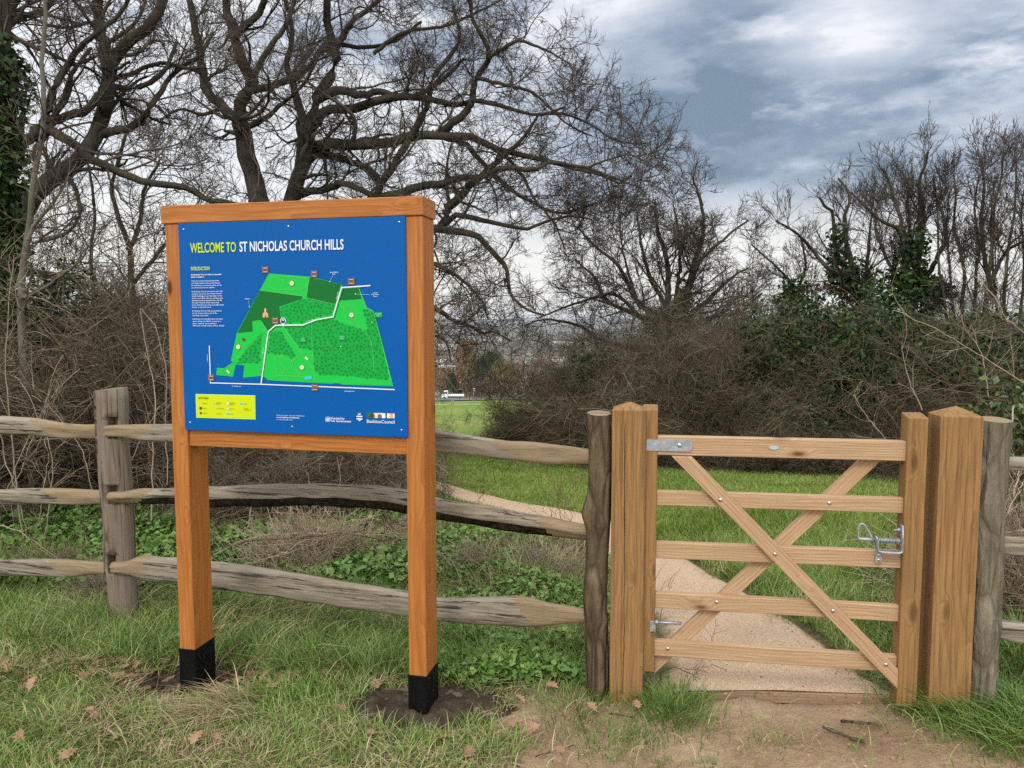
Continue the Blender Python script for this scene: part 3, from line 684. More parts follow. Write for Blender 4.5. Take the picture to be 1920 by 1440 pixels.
# --- key box and logos
ac = Acc()     # 0 yellow 1 paleedge 2 brown 3 cream 4 cyan 5 orange 6 dark
zpoly(ac, [(184, 1079), (511, 1090), (512, 1221), (187, 1208)], 1, 1); zpoly(ac, [(187, 1082), (508, 1093), (509, 1218), (190, 1205)], 2, 0)
def ki(x, y): return uv(*(300 + 0 * x, 0)) if False else uv((x / 14.77 + 60) * 2.88, (y / 14.77 + 370) * 2.88)
def kz(x, y): return ki(x, y)
c = kz(205, 470); rect(ac, c[0] - .006, c[1] - .006, c[0] + .006, c[1] + .006, 3, 6)
c = kz(205, 603); disc(ac, c, .0055, 3, 6, 7)
c = kz(580, 350); poly3(ac, [(c[0] - .004, c[1] - .006), (c[0] + .004, c[1] - .006), (c[0] + .003, c[1] + .002), (c[0], c[1] + .008), (c[0] - .003, c[1] + .002)], 3, 5)
c = kz(965, 350); disc(ac, (c[0] + .001, c[1] - .001), .0068, 3, 2, 14); disc(ac, c, .0062, 3.3, 3, 14)
c = kz(970, 490); disc(ac, (c[0] + .001, c[1] - .001), .005, 3, 2, 10); disc(ac, c, .0045, 3.3, 3, 10)
c = kz(970, 630); disc(ac, c, .007, 3, 4, 12, .0045)
c = kz(1350, 355); rect(ac, c[0] - .007, c[1] - .0035, c[0] + .007, c[1] + .0035, 3, 4)
link('key_box', ac.mesh('key_box', ['p_yel', 'p_gpale', 'p_brown', 'p_cream', 'p_cyan', 'p_orange', 'p_dbrown']), PANEL)
ac = Acc()     # logos: 0 white 1 navy 2 green 3 brown 4 cream 5 orange 6 black
def lz(x, y): return uv((x / 12.8 + 300) * 2.88, (y / 12.8 + 400) * 2.88)
c = lz(970, 280); disc(ac, c, .0185, 1, 1, 28); disc(ac, c, .0150, 1.5, 7, 28)
for yy_, w_ in ((258, 72), (320, 72)): zz_ = [lz(970 - w_, yy_ - 20), lz(970 + w_, yy_ - 16), lz(970 + w_, yy_ + 16), lz(970 - w_, yy_ + 12)]; poly3(ac, zz_, 2, 0)
poly3(ac, [lz(925, 210), lz(945, 175), lz(962, 195), lz(985, 170), lz(1005, 205), lz(965, 215)], 2, 0)
poly3(ac, [lz(930, 345), lz(1015, 348), lz(970, 375)], 2, 0)
LGM = ['p_white', 'p_navy', 'p_gdot', 'p_brown', 'p_cream', 'p_orange', 'p_dbrown', 'blue', 'p_pale']
link('round_badge', ac.mesh('round_badge', LGM), PANEL); ac = Acc()
# crest: crown, shield and two supporters as small white shapes
for (x0, y0, x1, y1) in ((140, 270, 165, 360), (235, 270, 260, 360), (178, 290, 222, 370), (188, 252, 212, 280), (150, 350, 250, 372)):
    poly3(ac, [lz(x0, y1), lz(x1, y1), lz(x1, y0), lz(x0, y0)], 1, 8)
link('crest', ac.mesh('crest', LGM), PANEL); ac = Acc()
strip = [(1155, 1235, 2), (1235, 1320, 6), (1320, 1410, 4), (1410, 1515, 3), (1515, 1600, 0), (1600, 1640, 6), (1640, 1700, 0), (1700, 1790, 5), (1790, 1825, 0)]
for i, (x0, x1, mi) in enumerate(strip): poly3(ac, [lz(x0, 290 + (x0 - 1155) * .03), lz(x1, 290 + (x1 - 1155) * .03), lz(x1, 170 + (x1 - 1155) * .04), lz(x0, 170 + (x0 - 1155) * .04)], 1, mi)
poly3(ac, [lz(1410, 300), lz(1515, 300), lz(1465, 190)], 1.5, 3); poly3(ac, [lz(1180, 290), lz(1230, 290), lz(1210, 200)], 1.5, 6)
poly3(ac, [lz(1325, 290), lz(1345, 290), lz(1345, 215), lz(1325, 215)], 1.5, 6); poly3(ac, [lz(1415, 178), lz(1515, 180), lz(1515, 235), lz(1465, 190), lz(1415, 230)], 1.7, 0)
link('picture_strip', ac.mesh('picture_strip', ['p_white', 'p_navy', 'p_gdot', 'p_brown', 'p_cream', 'p_orange', 'p_dbrown', 'blue', 'p_pale']), PANEL)
# --- lettering
def text_mesh(s, size, bold=0.0, sx=1.0, spacing=1.0, align='LEFT'):
    c = bpy.data.curves.new('t', 'FONT'); c.body = s; c.size = size; c.align_x = align; c.offset = bold; c.space_character = spacing; c.resolution_u = 3
    o = bpy.data.objects.new('t', c); COL.objects.link(o); bpy.context.view_layer.update()
    me = bpy.data.meshes.new_from_object(o.evaluated_get(bpy.context.evaluated_depsgraph_get()))
    V = np.empty(len(me.vertices) * 3, np.float32); me.vertices.foreach_get('co', V); V = V.reshape(-1, 3)
    Fs = [tuple(p.vertices) for p in me.polygons]
    bpy.data.objects.remove(o); bpy.data.curves.remove(c); bpy.data.meshes.remove(me)
    V[:, 0] *= sx; return V, Fs
def put(acc, s, x, y, cap, mi=0, width=None, bold=0.0, sx=1.0, k=9, align='LEFT', rot=0, spacing=1.0, gap=None):
    """cap height cap (m); x,y baseline in panel metres; width: fit to this width"""
    V, Fs = text_mesh(s, cap / .729 * 1.0, bold * cap, 1.0, spacing, align)
    if width: w_ = V[:, 0].max() - V[:, 0].min(); V[:, 0] *= width / w_
    else: V[:, 0] *= sx
    c_, s_ = math.cos(rot), math.sin(rot); X_ = V[:, 0] * c_ - V[:, 1] * s_ + x; Y_ = V[:, 0] * s_ + V[:, 1] * c_ + y
    W_ = np.stack([X_, np.full(len(V), layer_y(k)), Y_], 1)
    by = {}
    for f in Fs: by.setdefault(len(f), []).append(f)
    n0 = acc.n; first = True
    for L_, fl in by.items():
        if first: acc.add(W_, np.array(fl), mi); first = False
        else: acc.f.append(np.array(fl) + n0); acc.mi.append(np.full(len(fl), mi, np.int32))
ac = Acc()
a0 = uv(165, 318); a1 = uv(415, 312); b0 = uv(432, 312); b1 = uv(1000, 306); capT = uv(165, 264)[1] - a0[1]
put(ac, 'WELCOME TO', a0[0], a0[1], capT, 0, a1[0] - a0[0], bold=.022)
put(ac, 'ST NICHOLAS CHURCH HILLS', b0[0], a0[1], capT, 1, b1[0] - b0[0], bold=.022)
link('title_lettering', ac.mesh('title_lettering', ['p_lime', 'p_white']), PANEL)
ac = Acc()
i0 = uv(167, 413); i1 = uv(268, 412); capI = uv(167, 393)[1] - i0[1]
put(ac, 'INTRODUCTION', i0[0], i0[1], capI, 0, i1[0] - i0[0], bold=.03)
paras = [(435, 1, ['St Nicholas Church Hills is a beautiful', 'place to explore.']),
         (468, 0, ['There are newly introduced bee banks', 'and habitat panels that provide homes', 'for pollinators, and a pond that serves', 'as a food source for wildlife.']),
         (525, 0, ['St Nicholas Church was built in the 13th', 'Century and is just one of four Grade I', 'listed buildings in our borough. In the', 'early to mid-20th century, working class', 'families found an escape from city life', 'through Plotlands. These were small', 'plots of land where they built affordable', 'holiday or weekend homes.']),
         (629, 0, ['St Nicholas Church Hills was funded by', 'the UK Government as part of the', 'Levelling Up project.']),
         (672, 0, ["Let's keep our borough's parks and open", 'spaces clean and safe for everyone to', 'enjoy. Together we are making a', 'difference to help tackle climate change.'])]
for y0, bold, lines in paras:
    for j, l in enumerate(lines):
        q = uv(167 + (y0 + j * 12 - 430) * .03, y0 + 5 + j * 12.0); w_ = (uv(332, 440)[0] - uv(167, 440)[0]) * len(l) / 39
        put(ac, l, i0[0], q[1], .0052 if not bold else .0058, 1, w_, bold=.03 if bold else .012)
link('introduction_text', ac.mesh('introduction_text', ['p_lime', 'p_white']), PANEL)
LTM = ['p_white', 'p_key', 'p_pale']
def putl(s, *a_, **k_):
    q_ = Acc(); put(q_, s, *a_, **k_); link('printed_label', q_.mesh('printed_label', LTM), PANEL)
def lab(s, x, y, cap=.0046, mi=0, align='CENTER', w=None, rot=0, bold=.01): q = uv(x, y); putl(s, q[0], q[1], cap, mi, w, align=align, rot=rot, k=9, bold=bold)
lab('Plotlands', 474, 571); lab('School Playing', 947, 432); lab('Field', 947, 442)
lab('Laindon', 1173, 545); lab('Park Primary', 1173, 554); lab('School', 1173, 564)
lab('St Nicholas Lane', 412, 1042); lab('St Nicholas Lane', 1030, 1075)
lab('Pound Lane', 256, 905, align='LEFT', rot=rad(90)); lab('Church Hill', 962, 575, rot=rad(75), align='LEFT'); lab('Church Hill', 558, 870, rot=rad(82), align='LEFT', mi=2); lab('Church Hill', 815, 690, rot=rad(14), mi=2)
lab('Hill', 775, 788, .0044, 2); lab('Wood', 775, 798, .0044, 2); lab('Church', 988, 780, .0044, 2); lab('Wood', 988, 790, .0044, 2); lab('Woodland', 1188, 659, .0044, 2); lab('Way', 1188, 668, .0044, 2)
q = kz(150, 205); q2 = kz(430, 205); putl('KEY OF MAP', q[0], q[1], .0085, 1, q2[0] - q[0], bold=.03)
for (s, x, y) in (('Footpath', 262, 335), ('Entrance', 262, 475), ('Allotment', 262, 612), ('St Nicholas', 640, 330), ('Church', 640, 365), ('Gravel footpath', 650, 488), ('Grass path', 650, 628),
                  ('Wildflower', 1035, 340), ('Meadow', 1035, 378), ('Bee bank', 1035, 498), ('Pond', 1035, 638), ('Bench', 1420, 370), ('Path and', 1420, 492), ('boundary walk', 1420, 532)):
    q = kz(x, y); putl(s, q[0], q[1], .0044, 1, bold=.012, sx=.9)
q = uv(629, 1201); q2 = uv(782, 1206)
putl('Find out more, visit our website at', q[0], q[1], .0055, 2, q2[0] - q[0], bold=.01); q = uv(629, 1212); putl('www.basildon.gov.uk/parks', q[0], q[1], .0055, 0, (q2[0] - q[0]) * .82, bold=.03)
q = uv(629, 1224); putl('or scan the QR code', q[0], q[1], .0055, 2, (q2[0] - q[0]) * .58, bold=.01)
q = lz(290, 315); q2 = lz(610, 330); putl('Funded by', q[0], q[1], .0092, 0, q2[0] - q[0], bold=.02)
q = lz(290, 378); q2 = lz(770, 395); putl('UK Government', q[0], q[1], .0092, 0, q2[0] - q[0], bold=.02)
q = lz(1150, 408); q2 = lz(1825, 435); putl('BasildonCouncil', q[0], q[1], .0135, 0, q2[0] - q[0], bold=.012)
def bolt(name, r, h, m_, parent, mw):
    bm = bmesh.new(); bmesh.ops.create_uvsphere(bm, u_segments=14, v_segments=8, radius=r)
    for v in bm.verts: v.co.z = max(v.co.z, -.001) * h / r
    return bm_obj(name, bm, m_, parent, mw, True)
RX = Matrix.Rotation(rad(90), 4, 'X')
for q in ((125, 192), (697, 180), (1303, 162), (153, 1234), (712, 1262), (1312, 1286)):
    c = uv(*q); bolt('screw', .0042, .002, 'bolt', PANEL, Matrix.Translation((c[0], -.0052, c[1])) @ RX)
# soil round the feet
for k, (lx, rx_, ry_, hh, lab_) in enumerate(((-.038, .36, .24, .018, 'dark dug soil heaped round the right foot of the board'), (-1.112, .40, .23, .018, 'dark dug soil heaped round the left foot of the board'))):
    c = SA + us * (-lx) + ns * .06
    n_ = 70; u_ = np.linspace(-1.25, 1.25, n_); Xm, Ym = np.meshgrid(u_, u_, indexing='ij'); wx = c[0] + Xm * rx_; wy = c[1] + Ym * ry_
    rr = np.hypot(Xm, Ym) + (fbm(wx, wy, 6, 301 + k) - .5) * .7
    zz = H(wx, wy) + hh * (1 - sstep(.1, 1.0, rr)) + (fbm(wx, wy, 26, 311, 3) - .5) * .06 * (1 - sstep(.6, 1.05, rr)) - .02 * sstep(.8, 1.1, rr) + .004
    ix = np.arange(n_ * n_).reshape(n_, n_); acx = Acc(); o0 = np.array([c[0], c[1], 0]); acx.add(np.stack([wx, wy, zz], -1).reshape(-1, 3) - o0, np.stack([ix[:-1, :-1], ix[1:, :-1], ix[1:, 1:], ix[:-1, 1:]], -1).reshape(-1, 4))
    o = link('soil_mound', acx.mesh('soil_mound', 'soil', True)); o.location = o0; tag(o, lab_, 'soil mound')
SIGN_FEET = [SA + us * .038 + ns * .06, SA + us * 1.112 + ns * .06]

# ================================================================== GATE + GATE POSTS
ag = rad(80.5); ug = np.array([math.sin(ag), -math.cos(ag), 0]); ng = np.array([math.cos(ag), math.sin(ag), 0])
GA = np.array([.556, 3.157, 0.0])
GM = frame_mat(GA, ug, (0, 0, 1))      # x along gate to the right, y away from viewer, z up
def gx_(px, py, y=0.0):
    P = onplane(px, py, GA + ng * y, ng) - GA; return (float(P @ ug), float(P[2]))
def post(name, x0, x1, y0, y1, zb, zt, peak, label, m_='post_wood', notch=None):
    th = thing(name, (0, 0, 0), label, 'gate post'); th.matrix_world = GM @ Matrix.Translation(((x0 + x1) / 2, (y0 + y1) / 2, 0))
    w_, d_ = x1 - x0, y1 - y0; bm = bmesh.new(); nseg = 12
    rings = []
    for k in range(nseg + 1):
        z = zb + (zt - zb) * k / nseg
        rings.append([bm.verts.new((z, d_ / 2 * sy, -w_ / 2 * sx)) for sx, sy in ((-1, -1), (1, -1), (1, 1), (-1, 1))])
    for a, b in zip(rings, rings[1:]):
        for i in range(4): bm.faces.new((a[i], a[(i + 1) % 4], b[(i + 1) % 4], b[i]))
    top = bm.verts.new((zt + peak, 0, 0))
    for i in range(4): bm.faces.new((rings[-1][i], rings[-1][(i + 1) % 4], top))
    bm.faces.new(rings[0][::-1]); bmesh.ops.recalc_face_normals(bm, faces=bm.faces[:])
    ed = [e for e in bm.edges if len(e.link_faces) == 2 and e.calc_face_angle(0) > .25]
    bmesh.ops.bevel(bm, geom=ed, offset=.0035, segments=2, affect='EDGES', profile=.5)
    o = bm_obj('shaft', bm, m_, th, Matrix(((0, 0, -1, 0), (0, 1, 0, 0), (1, 0, 0, 0), (0, 0, 0, 1))))
    return th, w_, d_
LP, wl, dl = post('gate_post', -.141, -.001, .0, .14, -.15, 1.238, .030, 'square timber gate post with a long split, carrying the hinges')
RPt, wr, dr = post('gate_post', 1.125, 1.278, -.012, .135, -.10, 1.238, .036, 'thick square timber gate post beside the spring latch')
# the long split in the hinge post: a wandering flat strip over the face, dark bark colour standing for the shade inside
def crack(parent, x, z0, z1, wd, y, seed):
    g = np.random.default_rng(seed); n_ = 60; z = np.linspace(z0, z1, n_); off = np.cumsum(g.normal(size=n_) * .0009); off -= np.linspace(0, off[-1], n_)
    ww = wd * (.45 + .7 * vnoise(z, z * 0, 9, seed)) * np.sin(np.pi * np.clip(np.linspace(.02, 1.02, n_), 0, 1)) ** .35
    V = []; 
    for k in range(n_):
        for s in (-1, 0, 1): V.append((x + off[k] + s * ww[k] / 2, y + (-.0006 if s else -.0006), z[k]))
    ix = np.arange(n_ * 3).reshape(n_, 3); a_ = Acc(); a_.add(V, np.stack([ix[:-1, :-1], ix[:-1, 1:], ix[1:, 1:], ix[1:, :-1]], -1).reshape(-1, 4))
    return link('split', a_.mesh('split', 'rail_bark'), parent)
crack(LP, -.012, .02, 1.236, .0042, -dl / 2, 5)
GATE = thing('field_gate', (0, 0, 0), 'five barred timber gate with crossed braces and spring latch, standing closed across the gravel path', 'gate'); GATE.matrix_world = GM
RD = .034      # rail thickness
YR = .028      # rail front y
rails = [((1232, 818, 853), (1700, 828, 865), -.006, .048), ((1232, 921, 947), (1692, 934, 963), 0, RD), ((1232, 1018, 1046), (1690, 1033, 1067), 0, RD), ((1232, 1111, 1140), (1688, 1137, 1166), 0, RD), ((1232, 1202, 1230), (1684, 1231, 1261), 0, RD)]
for (l, r_, yo, th_) in rails:
    y = YR + yo
    x0, zt0 = gx_(l[0], l[1], y); _, zb0 = gx_(l[0], l[2], y); x1, zt1 = gx_(r_[0], r_[1], y); _, zb1 = gx_(r_[0], r_[2], y)
    zc0, zc1 = (zt0 + zb0) / 2, (zt1 + zb1) / 2; w_ = ((zt0 - zb0) + (zt1 - zb1)) / 2
    beam('rail', (x0 - .03, y + th_ / 2, zc0), (x1 + (.0 if yo else .02), y + th_ / 2, zc1), w_, th_, 'gate_wood', GATE, FN, .0025)
def stile(name, x0, x1, y0, y1, z0, z1, m_='post_wood'):
    bm = bmesh.new(); w_, d_ = x1 - x0, y1 - y0; L_ = z1 - z0
    prof = [(-w_ / 2, -.006), (-w_ * .1, .012), (w_ / 2, -.006)]
    fr = [bm.verts.new((0 - L_ / 2, -d_ / 2, w_ / 2)), bm.verts.new((0 - L_ / 2, -d_ / 2, -w_ / 2)), bm.verts.new((L_ / 2 - .004, -d_ / 2, -w_ / 2)), bm.verts.new((L_ / 2 - .004, -d_ / 2, w_ / 2))]
    bk = [bm.verts.new((v.co.x + (.014 if v.co.x > 0 else 0), d_ / 2, v.co.z)) for v in fr]
    bm.faces.new(fr); bm.faces.new(bk[::-1])
    for i in range(4): bm.faces.new((fr[i], bk[i], bk[(i + 1) % 4], fr[(i + 1) % 4]))
    bmesh.ops.recalc_face_normals(bm, faces=bm.faces[:]); bmesh.ops.bevel(bm, geom=bm.edges[:], offset=.003, segments=1, affect='EDGES')
    return bm_obj(name, bm, m_, GATE, Matrix.Translation(((x0 + x1) / 2, (y0 + y1) / 2, (z0 + z1) / 2)) @ Matrix(((0, 0, -1, 0), (0, 1, 0, 0), (1, 0, 0, 0), (0, 0, 0, 1))))
xa, _ = gx_(1232, 900, .02); stile('hanging_stile', xa - .062, xa, .018, .098, .115, 1.245)
xb, _ = gx_(1697, 900, .005); xc, _ = gx_(1735, 900, .005); stile('closing_stile', xb + .003, xc + .004, .005, .092, .055, 1.232)
# braces: A in front of the rails, B behind
def brace(a, b, y, w_, th_, name='brace'):
    xa_, za_ = gx_(*a, y); xb_, zb_ = gx_(*b, y)
    return beam(name, (xa_, y + th_ / 2, za_), (xb_, y + th_ / 2, zb_), w_, th_, 'gate_wood', GATE, FN, .0025)
def clipped_brace(a, b, y, w_, th_, xmin=None, xmax=None, zmax=None):
    """diagonal board with its ends sawn to the stile / rail"""
    xa_, za_ = gx_(*a, y); xb_, zb_ = gx_(*b, y); A_ = Vector((xa_, y + th_ / 2, za_)); B_ = Vector((xb_, y + th_ / 2, zb_)); d = (B_ - A_).normalized()
    A2 = A_ - d * .12; B2 = B_ + d * .12; bm = box_bm((B2 - A2).length, th_, w_, 0)
    x = d; yv = Vector(FN); yv = (yv - x * yv.dot(x)).normalized(); z = x.cross(yv); mm = Matrix.Identity(4); mid = (A2 + B2) / 2
    for i in range(3): mm[i][0], mm[i][1], mm[i][2], mm[i][3] = x[i], yv[i], z[i], mid[i]
    inv = mm.inverted()
    for co, no in ((xmin, (-1, 0, 0)), (xmax, (1, 0, 0)), (zmax, (0, 0, 1))):
        if co is None: continue
        p = Vector([abs(n_) * co for n_ in no]) if no[0] >= 0 else Vector((co, 0, 0))
        pl = inv @ p; nl = inv.to_3x3() @ Vector(no)
        r = bmesh.ops.bisect_plane(bm, geom=bm.verts[:] + bm.edges[:] + bm.faces[:], plane_co=pl, plane_no=nl, clear_outer=True)
        bmesh.ops.contextual_create(bm, geom=[e for e in r['geom_cut'] if isinstance(e, bmesh.types.BMEdge)])
    bmesh.ops.bevel(bm, geom=[e for e in bm.edges if e.calc_length() > .05], offset=.002, segments=1, affect='EDGES')
    return bm_obj('brace', bm, 'gate_wood', GATE, mm)
_, ztr = gx_(1400, 858, YR)
clipped_brace((1277, 855), (1672, 1262), -.002, .058, .029, xmax=xb + .002, zmax=ztr)
clipped_brace((1630, 866), (1240, 1234), YR + RD + .001, .058, .030, xmin=xa - .0, zmax=1.10)
# short top member behind the top rail, so the thick top rail has its own brace seat
for q, y in (((1351, 937), -.003), ((1453, 1039), -.003), ((1562, 1145), -.003), ((1661, 1246), -.003), ((1555, 943), YR), ((1344, 1129), YR), ((1252, 1216), YR)):
    x_, z_ = gx_(*q, y); bolt('bolt', .0088, .006, 'bolt', GATE, Matrix.Translation((x_, y, z_)) @ RX)
# top hinge strap
x0, z0 = gx_(1214, 846, .02); x1, z1 = gx_(1297, 825, .02); ysp = YR - .006 - .007
bm = bmesh.new(); zc = .5 * (gx_(1255, 825, ysp)[1] + gx_(1255, 846, ysp)[1]); hh = (gx_(1255, 825, ysp)[1] - gx_(1255, 846, ysp)[1]) / 2
xs = gx_(1212, 835, ysp)[0]; xe = gx_(1298, 835, ysp)[0]; pts = [(xs, -hh), (xe - .012, -hh), (xe - .004, -hh + .005), (xe, -hh + .014), (xe, hh - .014), (xe - .004, hh - .005), (xe - .012, hh), (xs, hh)]
f_ = [bm.verts.new((p[0] - xs, 0, p[1])) for p in pts]; bk = [bm.verts.new((v.co.x, .006, v.co.z)) for v in f_]
bm.faces.new(f_); bm.faces.new(bk[::-1])
for i in range(len(f_)): bm.faces.new((f_[i], bk[i], bk[(i + 1) % len(f_)], f_[(i + 1) % len(f_)]))
bmesh.ops.recalc_face_normals(bm, faces=bm.faces[:])
HS = bm_obj('hinge_strap', bm, 'galv', GATE, Matrix.Translation((xs, ysp, zc)))
xh, zh = gx_(1274, 835, ysp); bolt('strap_bolt', .010, .006, 'bolt', HS, Matrix.Translation((xh - xs, 0, zh - zc)) @ RX)
# oval maker's plate
bm = bmesh.new(); bmesh.ops.create_cone(bm, cap_ends=True, segments=32, radius1=.0235, radius2=.0215, depth=.003)
for v in bm.verts: v.co.y *= .44
xo, zo = gx_(1451, 839, YR - .006); pl_ = bm_obj('oval_plate', bm, 'galv', GATE, Matrix.Translation((xo, YR - .0075, zo)) @ RX)
bm = bmesh.new(); bmesh.ops.create_cone(bm, cap_ends=True, segments=32, radius1=.0195, radius2=.0195, depth=.001)
for v in bm.verts: v.co.y *= .42
bm_obj('plate_centre', bm, 'p_grey', pl_, Matrix.Translation((0, 0, .0021)))
# bottom hinge bracket with threaded pin
xk, zk = gx_(1224, 1174, .012)
bm = box_bm(.024, .010, .046, .001); HK = bm_obj('lower_hinge', bm, 'galv', GATE, Matrix.Translation((xk, .012, zk)))
def rod(name, pts, r, m_, parent, sd=10, K=None, mw=None):
    P = resample(np.array(pts, float), K or max(len(pts), 2)) if K else np.array(pts, float)
    v, f = tubes(P[None], np.full((1, len(P)), r) if np.isscalar(r) else np.array(r)[None], sd)
    a_ = Acc(); a_.add(v, f); n_ = len(P); 
    for e in (0, n_ - 1):
        ring = np.arange(sd) + e * sd; a_.f.append(ring[None][:, ::(1 if e else -1)]); a_.mi.append(np.zeros(1, np.int32))
    return link(name, a_.mesh(name, m_, True), parent, mw)
xp, zp = gx_(1232, 1168, .0); xq, zq = gx_(1278, 1170, .0)
rod('hinge_pin', [(.004, -.004, zp - zk + .000), (xq - xk, -.006, zq - zk)], .0062, 'galv', HK)
rod('hinge_nut', [(.010, -.004, zp - zk), (.022, -.004, zp - zk)], .011, 'galv', HK, 6)
# spring latch
LY = -.012
def lx(x, y, yy=LY): return gx_(1600 + x / 12, 960 + y / 12, yy)
o_ = lx(600, 900); LAT = link('spring_latch', None, GATE, Matrix.Translation((o_[0], LY, o_[1])))
def lp(x, y, dy=0.0): q = lx(x, y); return (q[0] - o_[0], dy, q[1] - o_[1])
def strip_mesh(name, pts, wy, th_, parent, bevel=.0008):
    """flat bar bent in the x-z plane, wy deep in y"""
    P = np.array([(p[0], p[2]) for p in pts]); T = np.gradient(P, axis=0); T /= np.linalg.norm(T, axis=1, keepdims=True) + 1e-9; N_ = np.stack([-T[:, 1], T[:, 0]], 1) * th_ / 2
    V = []; 
    for p, n_ in zip(P, N_):
        for s, y in ((1, -wy / 2), (1, wy / 2), (-1, wy / 2), (-1, -wy / 2)): V.append((p[0] + s * n_[0], y, p[1] + s * n_[1]))
    ix = np.arange(len(P) * 4).reshape(-1, 4); a_ = Acc(); a_.add(V, np.stack([ix[:-1], np.roll(ix[:-1], -1, 1), np.roll(ix[1:], -1, 1), ix[1:]], -1).reshape(-1, 4)); a_.f.append(ix[:1, ::-1]); a_.f.append(ix[-1:]); a_.mi += [np.zeros(1, np.int32)] * 2
    return link(name, a_.mesh(name, 'galv'), parent)
strip_mesh('latch_bracket', [lp(1095, 290), lp(1095, 600), lp(1095, 850), lp(1078, 895), lp(1030, 910), lp(800, 905), lp(620, 885), lp(560, 870), lp(537, 830), lp(537, 700), lp(530, 600), lp(500, 540)], .030, .0055, LAT)
q0 = lp(600, 890); q1 = lp(600, 1170); bm = box_bm(.026, .005, abs(q1[2] - q0[2]), .001); bm_obj('fixing_tab', bm, 'galv', LAT, Matrix.Translation(((q0[0] + q1[0]) / 2, -.012 + .032, (q0[2] + q1[2]) / 2)))
for yy_ in (1000, 1110): q = lp(600, yy_); bolt('tab_screw', .006, .003, 'bolt', LAT, Matrix.Translation((q[0], .0172, q[2])) @ RX)
rod('bolt_bar', [lp(110, 605), lp(480, 625)], .0075, 'galv', LAT, 12)
rod('bolt_shaft', [lp(480, 625), lp(1110, 660)], .0052, 'galv', LAT, 10)
rod('pull_handle', [lp(115, 590), lp(115, 430), lp(135, 310), lp(190, 262), lp(250, 290), lp(320, 400), lp(425, 590)], .0043, 'galv', LAT, 10, K=24)
n_ = 200; tt = np.linspace(0, 1, n_); s0 = np.array(lp(560, 632)); s1 = np.array(lp(1000, 655)); c_ = s0 + (s1 - s0) * tt[:, None]; an = tt * 2 * math.pi * 13
c_[:, 1] += np.cos(an) * .0098; c_[:, 2] += np.sin(an) * .0098
rod('coil_spring', c_, .0017, 'darkmetal' if False else 'galv', LAT, 6)
rod('washer', [lp(1000, 655), lp(1020, 656)], .013, 'galv', LAT, 14)
rod('fixing_screw', [lp(905, 405), lp(1090, 405)], .003, 'galv', LAT, 8); rod('nut', [lp(990, 400), lp(1050, 402)], .0085, 'galv', LAT, 6)
# timber edging under the gate where gravel meets mud
e0 = ground_hit(1240, 1290); e1 = ground_hit(1722, 1314)
o = beam('path_edging_board', tuple(e0 + [0, 0, -.010]), tuple(e1 + [0, 0, -.012]), .05, .028, 'edge_wood', None, tuple(ng), .002)
tag(o, 'half buried timber board edging the gravel path under the gate', 'edging board')

